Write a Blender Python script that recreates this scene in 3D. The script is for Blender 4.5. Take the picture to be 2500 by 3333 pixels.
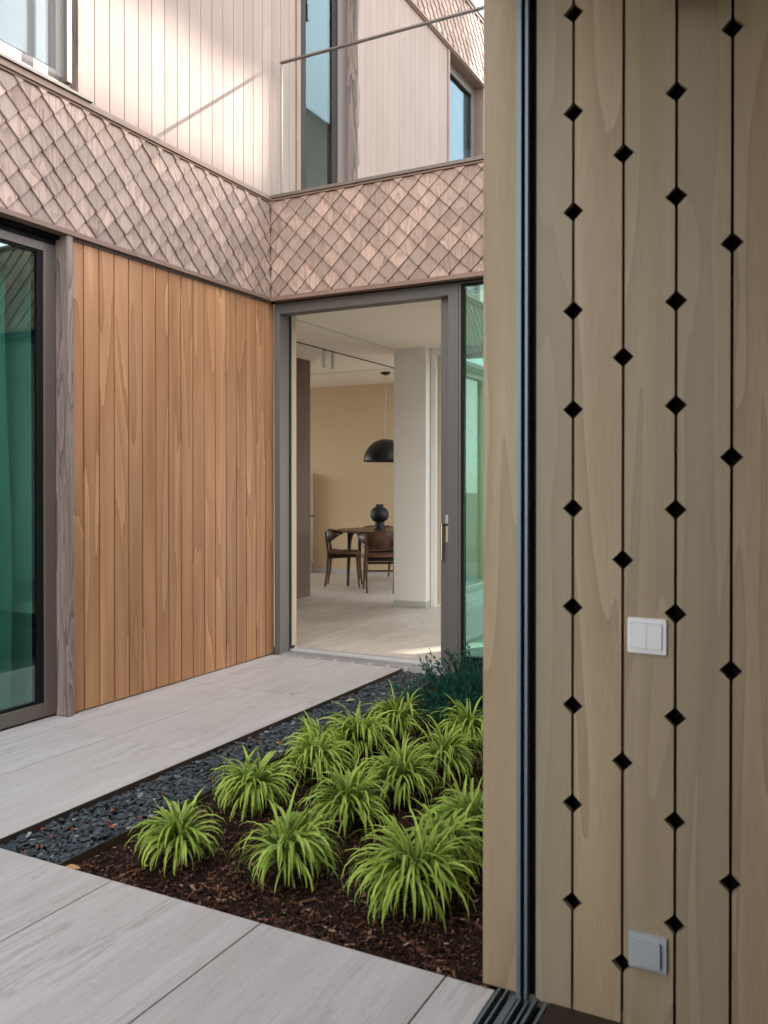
import bpy, math, random
from math import radians, sin, cos, pi, atan2, sqrt
from mathutils import Vector, Matrix, noise
for o in list(bpy.data.objects): bpy.data.objects.remove(o)
C = bpy.context.scene.collection
scn = bpy.context.scene
random.seed(7)
# ------------------------------------------------------------------ camera, sky, sun, exposure
cd = bpy.data.cameras.new('camera'); cam = bpy.data.objects.new('camera', cd); C.objects.link(cam)
cam.location = (3.8405, -5.5079, 1.306)
cam.rotation_euler = (radians(90-0.392), 0, radians(27.612))
cd.sensor_fit = 'VERTICAL'; cd.sensor_height = 36; cd.sensor_width = 27
cd.lens = 2800.5/3333*36; cd.shift_y = -0.02025
cd.clip_end = 500; cd.clip_start = 0.05
cd.dof.use_dof = True; cd.dof.focus_distance = 5.4; cd.dof.aperture_fstop = 4.2
scn.camera = cam
SUN = Vector((0.72, 1.0, 0.78)).normalized()
w = bpy.data.worlds.new('World'); scn.world = w; w.use_nodes = True
nt = w.node_tree; bg = nt.nodes['Background']; sky = nt.nodes.new('ShaderNodeTexSky')
sky.sky_type = 'NISHITA'; sky.sun_disc = False
sky.sun_elevation = math.asin(SUN.z); sky.sun_rotation = atan2(SUN.x, SUN.y)
sky.air_density = 1.0; sky.dust_density = 1.0; sky.ozone_density = 1.0
tcw = nt.nodes.new('ShaderNodeTexCoord'); spw = nt.nodes.new('ShaderNodeSeparateXYZ'); nt.links.new(tcw.outputs['Generated'], spw.inputs[0])
nzw = nt.nodes.new('ShaderNodeTexNoise'); nzw.inputs['Scale'].default_value = 2.6; nzw.inputs['Detail'].default_value = 6; nt.links.new(tcw.outputs['Generated'], nzw.inputs['Vector'])
m1 = nt.nodes.new('ShaderNodeMapRange'); m1.inputs[1].default_value = .38; m1.inputs[2].default_value = .58; nt.links.new(nzw.outputs['Fac'], m1.inputs[0])
m2 = nt.nodes.new('ShaderNodeMapRange'); m2.inputs[1].default_value = .30; m2.inputs[2].default_value = -.10; nt.links.new(spw.outputs['Y'], m2.inputs[0])
mm = nt.nodes.new('ShaderNodeMath'); mm.operation = 'MULTIPLY'; nt.links.new(m1.outputs[0], mm.inputs[0]); nt.links.new(m2.outputs[0], mm.inputs[1])
mxw = nt.nodes.new('ShaderNodeMix'); mxw.data_type = 'RGBA'; nt.links.new(mm.outputs[0], mxw.inputs[0]); nt.links.new(sky.outputs[0], mxw.inputs[6]); mxw.inputs[7].default_value = (9.5, 9.3, 9.0, 1)   # unseen bright cloud bank added to the southern sky as fill light
nt.links.new(mxw.outputs[2], bg.inputs[0]); bg.inputs[1].default_value = 0.15
sd = bpy.data.lights.new('sun', 'SUN'); sd.energy = 2.6; sd.angle = radians(.35); sd.color = (1, .95, .87)
sun = bpy.data.objects.new('sun', sd); C.objects.link(sun)
sun.rotation_euler = (-SUN).to_track_quat('-Z', 'Y').to_euler()
scn.view_settings.view_transform = 'Standard'; scn.view_settings.look = 'None'
scn.view_settings.exposure = 2.02; scn.view_settings.gamma = 1
scn.view_settings.use_white_balance = True; scn.view_settings.white_balance_temperature = 6650; scn.view_settings.white_balance_tint = 10
cy = scn.cycles
cy.max_bounces = 10; cy.diffuse_bounces = 5; cy.glossy_bounces = 6; cy.transmission_bounces = 8; cy.transparent_max_bounces = 24
cy.use_denoising = True; cy.caustics_reflective = False; cy.caustics_refractive = False

# ------------------------------------------------------------------ object helpers
class MB:
    """collects faces with uv in metres and one random number per piece"""
    def __init__(s): s.v = []; s.f = []; s.uv = []; s.r = []; s.sm = []; s.mi = []; s.cur = 0
    def face(s, pts, uvs=None, r=0.0, smooth=False):
        i = len(s.v); s.v += [tuple(p) for p in pts]; s.f.append(tuple(range(i, i+len(pts))))
        s.uv += uvs if uvs else [(p[0]+p[1], p[2]) for p in pts]; s.r += [r]*len(pts); s.sm.append(smooth); s.mi.append(s.cur)
    def box(s, a, b, grain='z', r=None, bev=0.0, M=None):
        if r is None: r = random.random()
        x0, y0, z0 = [min(a[i], b[i]) for i in range(3)]; x1, y1, z1 = [max(a[i], b[i]) for i in range(3)]
        lo = (x0, y0, z0); hi = (x1, y1, z1)
        g = 'xyz'.index(grain); ou = random.random()*3; ov = random.random()*7
        def uv(p, ax):
            o = [i for i in range(3) if i != ax]
            if g in o: al = p[g]; ac = p[o[0] if o[1] == g else o[1]]
            else: al = p[o[0]]*.2; ac = p[o[1]]
            return (ac+ou+ax*.37, al+ov)
        if bev <= 0:
            P = lambda i, j, k: ((x0, x1)[i], (y0, y1)[j], (z0, z1)[k])
            Q = [(0, [P(0,0,0), P(0,0,1), P(0,1,1), P(0,1,0)]), (0, [P(1,0,0), P(1,1,0), P(1,1,1), P(1,0,1)]),
                 (1, [P(0,0,0), P(1,0,0), P(1,0,1), P(0,0,1)]), (1, [P(0,1,0), P(0,1,1), P(1,1,1), P(1,1,0)]),
                 (2, [P(0,0,0), P(0,1,0), P(1,1,0), P(1,0,0)]), (2, [P(0,0,1), P(1,0,1), P(1,1,1), P(0,1,1)])]
        else:
            Q = []
            bv = min(bev, .45*min(x1-x0, y1-y0, z1-z0))
            def pt(ax, sgn, su, sv, iu, iv):   # point on face ax
                p = [0, 0, 0]; o = [i for i in range(3) if i != ax]
                p[ax] = hi[ax] if sgn else lo[ax]
                p[o[0]] = (hi[o[0]]-bv) if su else (lo[o[0]]+bv)
                p[o[1]] = (hi[o[1]]-bv) if sv else (lo[o[1]]+bv)
                return tuple(p)
            for ax in range(3):
                for sg in (0, 1):
                    q = [pt(ax, sg, 0, 0, 0, 0), pt(ax, sg, 1, 0, 0, 0), pt(ax, sg, 1, 1, 0, 0), pt(ax, sg, 0, 1, 0, 0)]
                    if (sg == 0) != (ax == 1): q.reverse()
                    Q.append((ax, q))
            for a1 in range(3):                 # edge chamfers
                for a2 in range(a1+1, 3):
                    a3 = 3-a1-a2
                    for s1 in (0, 1):
                        for s2 in (0, 1):
                            def ep(face_ax, s3):
                                p = [0, 0, 0]
                                for ax, sg in ((a1, s1), (a2, s2)):
                                    p[ax] = (hi[ax] if sg else lo[ax]) if ax == face_ax else ((hi[ax]-bv) if sg else (lo[ax]+bv))
                                p[a3] = (hi[a3]-bv) if s3 else (lo[a3]+bv)
                                return tuple(p)
                            q = [ep(a1, 0), ep(a2, 0), ep(a2, 1), ep(a1, 1)]
                            n = (Vector(q[1])-Vector(q[0])).cross(Vector(q[3])-Vector(q[0]))
                            outv = Vector((0, 0, 0)); outv[a1] = 1 if s1 else -1; outv[a2] = 1 if s2 else -1
                            if n.dot(outv) < 0: q.reverse()
                            Q.append((a1, q))
            for s1 in (0, 1):
                for s2 in (0, 1):
                    for s3 in (0, 1):
                        sg = (s1, s2, s3); q = []
                        for ax in range(3):
                            q.append(tuple((hi[i] if sg[i] else lo[i]) if i == ax else ((hi[i]-bv) if sg[i] else (lo[i]+bv)) for i in range(3)))
                        n = (Vector(q[1])-Vector(q[0])).cross(Vector(q[2])-Vector(q[0]))
                        if n.dot(Vector([1 if t else -1 for t in sg])) < 0: q.reverse()
                        Q.append((0, q))
        for ax, q in Q:
            u = [uv(p, ax) for p in q]
            if M is not None: q = [tuple(M @ Vector(p)) for p in q]
            s.face(q, u, r)
    def prism(s, poly, fn, d0, d1, r=0.0, uvf=None):
        """poly 2-D outline (ccw), fn(u,v,d)->point; closed solid between depths d0 (back) and d1 (front)"""
        n = len(poly); uvf = uvf or (lambda u, v: (u, v))
        s.face([fn(u, v, d1) for u, v in poly], [uvf(u, v) for u, v in poly], r)
        s.face([fn(u, v, d0) for u, v in reversed(poly)], [uvf(u, v) for u, v in reversed(poly)], r)
        for i in range(n):
            a, b = poly[i], poly[(i+1) % n]
            s.face([fn(*a, d1), fn(*a, d0), fn(*b, d0), fn(*b, d1)], [uvf(*a), (uvf(*a)[0]+.01, uvf(*a)[1]), (uvf(*b)[0]+.01, uvf(*b)[1]), uvf(*b)], r)
    def lathe(s, prof, c=(0, 0, 0), seg=40, r=0.0, M=None):
        for k in range(len(prof)-1):
            (r0, z0), (r1, z1) = prof[k], prof[k+1]
            for i in range(seg):
                a, b = 2*pi*i/seg, 2*pi*(i+1)/seg
                q = [(r0*cos(a), r0*sin(a), z0), (r0*cos(b), r0*sin(b), z0), (r1*cos(b), r1*sin(b), z1), (r1*cos(a), r1*sin(a), z1)]
                if r0 < 1e-5: q = [q[0], q[2], q[3]]
                elif r1 < 1e-5: q = [q[0], q[1], q[2]]
                q = [Vector(p) for p in q]
                if M is not None: q = [M @ p for p in q]
                s.face([tuple(p+Vector(c)) for p in q], [(i/seg*.5, z0+p.z*0) for p in q], r, True)
    def tube(s, pts, rad, seg=10, r=0.0, cap=True):
        pts = [Vector(p) for p in pts]; n = len(pts)
        if not isinstance(rad, (list, tuple)): rad = [rad]*n
        rings = []; L = 0
        up = None
        for i, p in enumerate(pts):
            t = (pts[min(i+1, n-1)]-pts[max(i-1, 0)]).normalized()
            if up is None: up = Vector((0, 0, 1)) if abs(t.z) < .9 else Vector((1, 0, 0))
            sd_ = t.cross(up).normalized(); up2 = sd_.cross(t).normalized(); up = up2
            if i: L += (p-pts[i-1]).length
            rings.append(([p+rad[i]*(cos(2*pi*k/seg)*sd_+sin(2*pi*k/seg)*up2) for k in range(seg)], L))
        for i in range(n-1):
            (A, la), (B, lb) = rings[i], rings[i+1]
            for k in range(seg):
                k2 = (k+1) % seg; u = k/seg*.1
                s.face([A[k], A[k2], B[k2], B[k]], [(u, la), (u+.01, la), (u+.01, lb), (u, lb)], r, True)
        if cap:
            s.face(list(reversed(rings[0][0])), None, r); s.face(rings[-1][0], None, r)
    def build(s, name, mat, parent=None, weld=False):
        me = bpy.data.meshes.new(name); me.from_pydata(s.v, [], s.f)
        ul = me.uv_layers.new(name='UVMap'); ul.data.foreach_set('uv', [c for u in s.uv for c in u])
        at = me.attributes.new('rnd', 'FLOAT', 'POINT'); at.data.foreach_set('value', s.r)
        me.polygons.foreach_set('use_smooth', s.sm); me.polygons.foreach_set('material_index', s.mi)
        if weld:
            import bmesh
            b = bmesh.new(); b.from_mesh(me); bmesh.ops.remove_doubles(b, verts=b.verts, dist=1e-5); b.to_mesh(me); b.free()
        for m in (mat if isinstance(mat, (list, tuple)) else [mat]): me.materials.append(m)
        me.update()
        o = bpy.data.objects.new(name, me); C.objects.link(o)
        if parent is not None:
            root = parent; 
            o.parent = parent
            inv = Matrix.Identity(4); p = parent
            while p is not None:
                inv = inv @ Matrix.Identity(4); p = p.parent
            o.matrix_parent_inverse = world_of(parent).inverted()
        return o
def world_of(o):
    M = Matrix.LocRotScale(o.location, o.rotation_euler, o.scale)
    if o.parent: return world_of(o.parent) @ o.matrix_parent_inverse @ M
    return M
def thing(name, label, cat, loc=(0, 0, 0), rz=0, group=None):
    o = bpy.data.objects.new(name, None); C.objects.link(o); o.location = loc; o.rotation_euler = (0, 0, rz)
    o['label'] = label; o['category'] = cat
    if group: o['group'] = group
    return o
def tag(o, label, cat, group=None):
    o['label'] = label; o['category'] = cat
    if group: o['group'] = group
    return o
def struct(o): o['kind'] = 'structure'; return o
def stuff(o, label, cat): o['kind'] = 'stuff'; o['label'] = label; o['category'] = cat; return o
def copy_tree(o, parent=None):
    c = o.copy(); C.objects.link(c)
    if parent: c.parent = parent
    for ch in [x for x in bpy.data.objects if x.parent == o and x != c]: copy_tree(ch, c)
    return c

# ------------------------------------------------------------------ material helpers
def newmat(name):
    m = bpy.data.materials.new(name); m.use_nodes = True; nt = m.node_tree
    for n in list(nt.nodes): nt.nodes.remove(n)
    out = nt.nodes.new('ShaderNodeOutputMaterial'); b = nt.nodes.new('ShaderNodeBsdfPrincipled')
    nt.links.new(b.outputs[0], out.inputs[0])
    return m, nt, b, out
class G:
    def __init__(s, nt): s.nt = nt
    def n(s, t, **k):
        x = s.nt.nodes.new(t)
        for a, b in k.items(): setattr(x, a, b)
        return x
    def l(s, a, b): s.nt.links.new(a, b)
    def set(s, sock, v):
        if hasattr(v, 'is_output') or hasattr(v, 'links'): s.l(v, sock)
        else: sock.default_value = v
    def math(s, op, a, b=0.0, c=None, clamp=False):
        x = s.n('ShaderNodeMath', operation=op); x.use_clamp = clamp
        s.set(x.inputs[0], a); s.set(x.inputs[1], b)
        if c is not None: s.set(x.inputs[2], c)
        return x.outputs[0]
    def vmath(s, op, a, b):
        x = s.n('ShaderNodeVectorMath', operation=op); s.set(x.inputs[0], a); s.set(x.inputs[1], b); return x.outputs[0]
    def noise(s, vec, scale=1, detail=2, rough=.5, dist=0.0):
        x = s.n('ShaderNodeTexNoise'); s.l(vec, x.inputs['Vector']); x.inputs['Scale'].default_value = scale
        x.inputs['Detail'].default_value = detail; x.inputs['Roughness'].default_value = rough; x.inputs['Distortion'].default_value = dist
        return x.outputs['Fac']
    def mix(s, f, a, b, mode='MIX'):
        x = s.n('ShaderNodeMix', data_type='RGBA', blend_type=mode); x.clamp_factor = True
        s.set(x.inputs[0], f); s.set(x.inputs[6], a); s.set(x.inputs[7], b); return x.outputs[2]
    def ramp(s, f, lo, hi, a=0.0, b=1.0):
        x = s.n('ShaderNodeMapRange'); s.set(x.inputs[0], f)
        for i, v in zip((1, 2, 3, 4), (lo, hi, a, b)): x.inputs[i].default_value = v
        return x.outputs[0]
    def bump(s, h, strength, dist, b):
        x = s.n('ShaderNodeBump'); x.inputs['Strength'].default_value = strength; x.inputs['Distance'].default_value = dist
        s.l(h, x.inputs['Height']); s.l(x.outputs[0], b.inputs['Normal'])
    def uvr(s, kx=1., ky=1., off=(37.1, 53.7, 11.3)):
        uv = s.n('ShaderNodeUVMap'); uv.uv_map = 'UVMap'
        at = s.n('ShaderNodeAttribute'); at.attribute_name = 'rnd'
        sc = s.n('ShaderNodeVectorMath', operation='SCALE'); sc.inputs[0].default_value = off; s.l(at.outputs['Fac'], sc.inputs[3])
        v = s.vmath('ADD', uv.outputs[0], sc.outputs[0])
        return v, at.outputs['Fac']
    def scale(s, v, xyz): return s.vmath('MULTIPLY', v, xyz)
def rgb(*c): return (*c, 1.0)

def wood(name, c1, c2, cdark, across=7., along=.55, rings=7., ringw=.5, fiber=.25, rough=.6, var=.25, hue=None, spec=.3, bump=.15, sat2=None, warp=.25, light=None, lw=.5):
    m, nt, b, out = newmat(name); g = G(nt); v, r = g.uvr()
    base = g.noise(g.scale(v, (across, along, 1)), 1, 1.5, .45, warp)
    k = g.math('MULTIPLY', base, rings)
    k2 = g.math('ADD', k, g.math('MULTIPLY', g.noise(g.scale(v, (60, 3, 1)), 1, 1), .12))
    s_ = g.math('SINE', g.math('MULTIPLY', k2, 6.283))
    saw = g.math('FRACT', k2)
    ring = g.math('POWER', saw, 1.6)                # slow darkening, crisp reset
    line = g.ramp(saw, .86, .98)
    fib = g.noise(g.scale(v, (420, 9, 1)), 1, 2, .6)
    blotch = g.noise(g.scale(v, (3.5, .8, 1)), 1, 2)
    col = g.mix(g.ramp(blotch, .3, .7), rgb(*c1), rgb(*c2))
    col = g.mix(g.math('MULTIPLY', ring, ringw), col, rgb(*cdark))
    col = g.mix(g.math('MULTIPLY', g.math('MULTIPLY', line, g.ramp(blotch, .35, .75)), ringw*.6), col, rgb(*[x*.7 for x in cdark]))
    if light:
        ll = g.math('MULTIPLY', g.ramp(saw, .0, .22, 1, 0), g.ramp(g.noise(g.scale(v, (5, .9, 1)), 1.3, 2), .42, .62))
        col = g.mix(g.math('MULTIPLY', ll, lw), col, rgb(*light))
    f = g.math('MULTIPLY_ADD', fib, fiber*2, 1-fiber)
    br = g.math('MULTIPLY_ADD', r, var, 1-var/2)
    mul = g.math('MULTIPLY', f, br)
    cc = g.n('ShaderNodeCombineColor'); g.l(mul, cc.inputs[0]); g.l(mul, cc.inputs[1]); g.l(mul, cc.inputs[2])
    col = g.mix(1.0, col, cc.outputs[0], 'MULTIPLY')
    if hue:   # second tone some pieces drift to
        fr = g.math('FRACT', g.math('MULTIPLY', r, 7.31))
        col = g.mix(g.math('MULTIPLY', g.ramp(fr, .4, 1.0), hue[1]), col, rgb(*hue[0]))
    g.l(col, b.inputs['Base Color']); b.inputs['Roughness'].default_value = rough
    b.inputs['Specular IOR Level'].default_value = spec
    h = g.math('ADD', g.math('MULTIPLY', fib, .6), g.math('MULTIPLY', s_, .15))
    g.bump(h, bump, .002, b)
    return m
def plain(name, c, rough=.5, metal=0., spec=.5, nz=.06, nscale=6., bump=0.0, stretch=(1, 1, 1)):
    m, nt, b, out = newmat(name); g = G(nt)
    tc = g.n('ShaderNodeTexCoord')
    n_ = g.noise(g.scale(tc.outputs['Object'], stretch), nscale, 4, .6)
    col = g.mix(n_, rgb(*[x*(1-nz) for x in c]), rgb(*[min(1, x*(1+nz)) for x in c]))
    g.l(col, b.inputs['Base Color']); b.inputs['Roughness'].default_value = rough; b.inputs['Metallic'].default_value = metal
    b.inputs['Specular IOR Level'].default_value = spec
    if bump: g.bump(g.noise(tc.outputs['Object'], 220, 3), bump, .001, b)
    return m
def glass(name, tint, refl=(1, 1, 1), boost=1.0, base=0.0, wav=0.0):
    m, nt, b, out = newmat(name); g = G(nt); nt.nodes.remove(b)
    tr = g.n('ShaderNodeBsdfTransparent'); tr.inputs[0].default_value = rgb(*tint)
    gl = g.n('ShaderNodeBsdfGlossy'); gl.inputs[0].default_value = rgb(*refl); gl.inputs['Roughness'].default_value = 0.0
    lw_ = g.n('ShaderNodeLayerWeight'); lw_.inputs[0].default_value = .5
    fz = g.math('MULTIPLY_ADD', g.math('POWER', lw_.outputs['Facing'], 5), .96, .04)
    if wav:
        tc = g.n('ShaderNodeTexCoord'); bp = g.n('ShaderNodeBump'); bp.inputs['Strength'].default_value = wav; bp.inputs['Distance'].default_value = .02
        g.l(g.noise(tc.outputs['Object'], 1.6, 1), bp.inputs['Height']); g.l(bp.outputs[0], gl.inputs['Normal'])
    f = g.math('MULTIPLY_ADD', fz, boost, base, clamp=True)
    mx = g.n('ShaderNodeMixShader'); g.l(f, mx.inputs[0]); g.l(tr.outputs[0], mx.inputs[1]); g.l(gl.outputs[0], mx.inputs[2])
    g.l(mx.outputs[0], out.inputs[0]); return m
def stone(name, c1, c2, cv, rough=.45):
    """veined travertine-look slabs, veins along uv y"""
    m, nt, b, out = newmat(name); g = G(nt); v, r = g.uvr()
    w1 = g.noise(g.scale(v, (1.6, .8, 1)), 1, 2)
    v2 = g.vmath('ADD', v, g.vmath('MULTIPLY', g.nt_vec(w1) if hasattr(g, 'nt_vec') else (0, 0, 0), (0, 0, 0)))
    a = g.noise(g.scale(v, (9, .8, 1)), 1, 6, .62, .55)
    f = g.noise(g.scale(v, (85, 5.5, 1)), 1, 6, .7, .4)
    cl = g.noise(g.scale(v, (2.2, .6, 1)), 1, 3, .5, .4)
    col = g.mix(g.ramp(a, .3, .7), rgb(*c1), rgb(*c2))
    vein = g.math('MULTIPLY', g.ramp(g.math('ABSOLUTE', g.math('SUBTRACT', a, .5)), .03, .0), g.ramp(cl, .42, .62))
    col = g.mix(g.math('MULTIPLY', vein, .60), col, rgb(*cv))
    col = g.mix(g.math('MULTIPLY', g.ramp(f, .50, .72), .34), col, rgb(*cv))
    st_ = g.noise(g.scale(v, (.9, .5, 1)), 1, 4, .6)
    col = g.mix(g.math('MULTIPLY', g.ramp(st_, .48, .75), .30), col, rgb(*[x*.75 for x in cv]))
    pit = g.noise(g.scale(v, (240, 45, 1)), 1, 3, .6)
    col = g.mix(g.math('MULTIPLY', g.ramp(pit, .62, .74), .6), col, rgb(*[x*.45 for x in cv]))
    g.l(col, b.inputs['Base Color'])
    g.l(g.ramp(f, .3, .7, rough-.06, rough+.1), b.inputs['Roughness']); b.inputs['Specular IOR Level'].default_value = .4
    g.bump(g.math('ADD', f, pit), .08, .001, b)
    return m

M_orange = wood('oiled_plank_wood', (.48, .255, .128), (.405, .205, .098), (.29, .132, .058), across=6, along=.5, rings=5, ringw=.6, fiber=.15, var=.24, rough=.5, warp=.45, light=(.64, .38, .19), lw=.55)
M_pale = wood('pale_plank_wood', (.285, .218, .184), (.255, .192, .16), (.215, .158, .13), across=5, along=.45, rings=4, ringw=.25, fiber=.12, var=.10, rough=.65)
M_shingle = wood('shingle_wood', (.44, .322, .262), (.37, .265, .212), (.185, .125, .10), across=11, along=2.4, rings=7, ringw=.6, fiber=.30, var=.42, rough=.72, hue=((.24, .185, .155), .65), warp=.5)
M_trim = wood('trim_wood', (.26, .175, .135), (.21, .14, .11), (.15, .095, .07), across=16, along=.7, rings=9, ringw=.45, fiber=.35, var=.1, rough=.6)
M_post = wood('weathered_post_wood', (.31, .25, .22), (.26, .205, .18), (.10, .08, .072), across=13, along=.9, rings=8, ringw=.85, fiber=.35, var=.1, rough=.65, warp=.5)
M_panel = wood('limed_plank_wood', (.385, .298, .192), (.33, .248, .155), (.25, .175, .105), across=7, along=.5, rings=7, ringw=.5, fiber=.24, var=.14, rough=.45, hue=((.285, .25, .19), .45), warp=.5, light=(.43, .36, .26), lw=.35)
M_table = wood('walnut_wood', (.115, .054, .027), (.085, .04, .02), (.045, .02, .011), across=14, along=1, rings=6, ringw=.5, fiber=.2, var=.1, rough=.35)
M_darkwood = wood('stained_dark_wood', (.035, .02, .014), (.028, .016, .012), (.015, .01, .008), across=14, along=1, ringw=.4, fiber=.2, var=.1, rough=.4)
M_cab = wood('brown_veneer', (.11, .070, .048), (.10, .06, .04), (.08, .048, .032), across=10, along=.6, ringw=.4, fiber=.15, var=.05, rough=.5)
M_frame = plain('anodised_frame', (.15, .125, .108), .42, .3, .5, .04, 3)
M_frameg = plain('grey_powder_coat', (.135, .126, .12), .5, .1, .4, .04, 3, .05)
M_black = plain('black_gasket', (.006, .006, .007), .6, 0, .2)
M_alu = plain('brushed_aluminium', (.46, .46, .47), .40, .5, .5, .08, 3, stretch=(1, 60, 60))
M_ridge = plain('light_anodised_ridge', (.72, .73, .75), .35, .3)
M_steel = plain('polished_steel', (.62, .62, .62), .18, 1.0)
M_brass = plain('brass', (.62, .47, .28), .3, .9)
M_white = plain('white_plastic', (.74, .74, .74), .35, 0, .4, .02)
M_greyplastic = plain('grey_plastic', (.36, .38, .40), .38, 0, .4, .03)
M_plaster = plain('beige_plaster', (.68, .53, .35), .9, 0, .15, .03, 3, .05)
M_wallw = plain('white_plaster', (.85, .83, .79), .85, 0, .2, .02, 3, .05)
M_ceil = plain('ceiling_paint', (.84, .77, .65), .9, 0, .1, .02)
M_jamb = plain('cream_painted_wood', (.62, .53, .42), .5, 0, .3, .03)
M_metalblack = plain('black_metal', (.008, .009, .010), .35, 0, .4)
M_vase = plain('black_ceramic', (.012, .014, .015), .55, 0, .4, .15, 40, .1)
M_corten = plain('brown_steel_edging', (.085, .062, .05), .55, .3, .4, .25, 20)
M_soil = plain('dark_soil', (.018, .012, .009), .95, 0, .1, .3, 30, .4)
M_lawn = plain('garden_ground', (.30, .28, .24), .95, 0, .1, .3, 5)
M_roof = plain('roof_membrane', (.25, .25, .25), .85, 0, .2)
M_linen = None
M_glassg = glass('green_tinted_glass', (.60, .86, .81), (.85, .95, .93), 1.9, .05, .015)
M_glassw = glass('window_glass', (.74, .82, .84), (.85, .95, 1.0), 1.0, .02, .015)
M_glassc = glass('clear_glass', (.985, .995, .99), (1, 1, 1), .45, 0, 0)
M_glassm = glass('coated_glass', (.45, .55, .56), (.42, .62, .76), .8, .0, .012)
M_pave = stone('travertine_paving', (.52, .498, .488), (.43, .402, .385), (.26, .23, .212), .5)
M_floor = stone('travertine_floor', (.72, .65, .56), (.56, .49, .41), (.32, .26, .20), .38)
M_slotblue = plain('steel_profile', (.15, .195, .225), .45, .5, .5, .1, 4, stretch=(1, 1, .1))
M_skirt = plain('pale_skirting', (.50, .50, .47), .6)

def linen():
    m, nt, b, out = newmat('linen_cloth'); g = G(nt); v, r = g.uvr()
    a = g.noise(g.scale(v, (700, 12, 1)), 1, 2); c = g.noise(g.scale(v, (12, 700, 1)), 1, 2)
    t = g.math('MULTIPLY_ADD', g.math('ADD', a, c), .5, .1)
    col = g.mix(t, rgb(.42, .43, .42), rgb(.80, .80, .77)); g.l(col, b.inputs['Base Color']); b.inputs['Roughness'].default_value = .9
    tl = g.n('ShaderNodeBsdfTranslucent'); g.l(col, tl.inputs[0]); mx = g.n('ShaderNodeMixShader'); mx.inputs[0].default_value = .4
    g.l(b.outputs[0], mx.inputs[1]); g.l(tl.outputs[0], mx.inputs[2]); g.l(mx.outputs[0], out.inputs[0]); return m
M_linen = linen()
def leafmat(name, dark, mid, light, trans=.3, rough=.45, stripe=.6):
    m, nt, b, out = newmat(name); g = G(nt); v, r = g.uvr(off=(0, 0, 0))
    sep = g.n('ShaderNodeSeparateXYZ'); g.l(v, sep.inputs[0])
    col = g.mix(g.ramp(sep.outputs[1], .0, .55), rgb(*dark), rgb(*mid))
    s_ = g.math('SINE', g.math('MULTIPLY_ADD', sep.outputs[0], 22.0, g.math('MULTIPLY', r, 40)))
    col = g.mix(g.math('MULTIPLY', g.ramp(s_, -.2, .9), g.math('MULTIPLY', g.ramp(r, .1, .9), stripe)), col, rgb(*light))
    fr = g.math('FRACT', g.math('MULTIPLY', r, 13.7))
    col = g.mix(g.math('MULTIPLY', g.ramp(fr, .6, 1.), .45), col, rgb(*dark))
    g.l(col, b.inputs['Base Color']); b.inputs['Roughness'].default_value = rough; b.inputs['Specular IOR Level'].default_value = .35
    tl = g.n('ShaderNodeBsdfTranslucent'); g.l(col, tl.inputs[0]); mx = g.n('ShaderNodeMixShader'); mx.inputs[0].default_value = trans
    g.l(b.outputs[0], mx.inputs[1]); g.l(tl.outputs[0], mx.inputs[2]); g.l(mx.outputs[0], out.inputs[0]); return m
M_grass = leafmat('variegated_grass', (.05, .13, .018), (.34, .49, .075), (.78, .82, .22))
M_straw = leafmat('dry_straw', (.16, .11, .05), (.30, .22, .10), (.40, .32, .16), .2, .7, .4)
M_juniper = leafmat('juniper_needles', (.012, .080, .058), (.026, .19, .13), (.07, .31, .21), .3, .5, .5)
M_tree = leafmat('broad_leaves', (.03, .07, .02), (.06, .12, .03), (.10, .16, .04), .25, .5, .4)
def multi(name, cols, rough=.6, spec=.4, nscale=60):
    m, nt, b, out = newmat(name); g = G(nt)
    at = g.n('ShaderNodeAttribute'); at.attribute_name = 'rnd'
    rp = g.n('ShaderNodeValToRGB'); rp.color_ramp.interpolation = 'CONSTANT'
    e = rp.color_ramp.elements
    for i, (p, c) in enumerate(cols):
        if i < 2: el = e[i]; el.position = p
        else: el = e.new(p)
        el.color = rgb(*c)
    g.l(at.outputs['Fac'], rp.inputs[0]); tc = g.n('ShaderNodeTexCoord')
    n_ = g.noise(tc.outputs['Object'], nscale, 3)
    k = g.math('MULTIPLY_ADD', n_, .8, .6); cc = g.n('ShaderNodeCombineColor')
    for i in range(3): g.l(k, cc.inputs[i])
    g.l(g.mix(1.0, rp.outputs[0], cc.outputs[0], 'MULTIPLY'), b.inputs['Base Color'])
    b.inputs['Roughness'].default_value = rough; b.inputs['Specular IOR Level'].default_value = spec
    return m
M_slate = multi('slate_chips', [(0, (.028, .038, .048)), (.25, (.042, .054, .066)), (.5, (.020, .028, .036)), (.7, (.06, .077, .092)), (.88, (.055, .065, .078)), (.965, (.26, .29, .31))], .5, .5, 90)
M_bark = multi('bark_mulch', [(0, (.042, .018, .012)), (.3, (.070, .029, .018)), (.52, (.024, .012, .009)), (.72, (.12, .052, .032)), (.88, (.20, .105, .065)), (.965, (.34, .22, .15))], .85, .2, 70)
M_dead = multi('dead_leaf', [(0, (.35, .10, .03)), (.5, (.24, .07, .02)), (.8, (.42, .17, .05))], .6, .3, 60)
M_drytan = plain('dry_tan_leaf', (.46, .28, .12), .7, 0, .3, .4, 40)
M_dryyel = plain('dry_yellow_leaf', (.42, .40, .16), .7, 0, .3, .3, 40)

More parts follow.
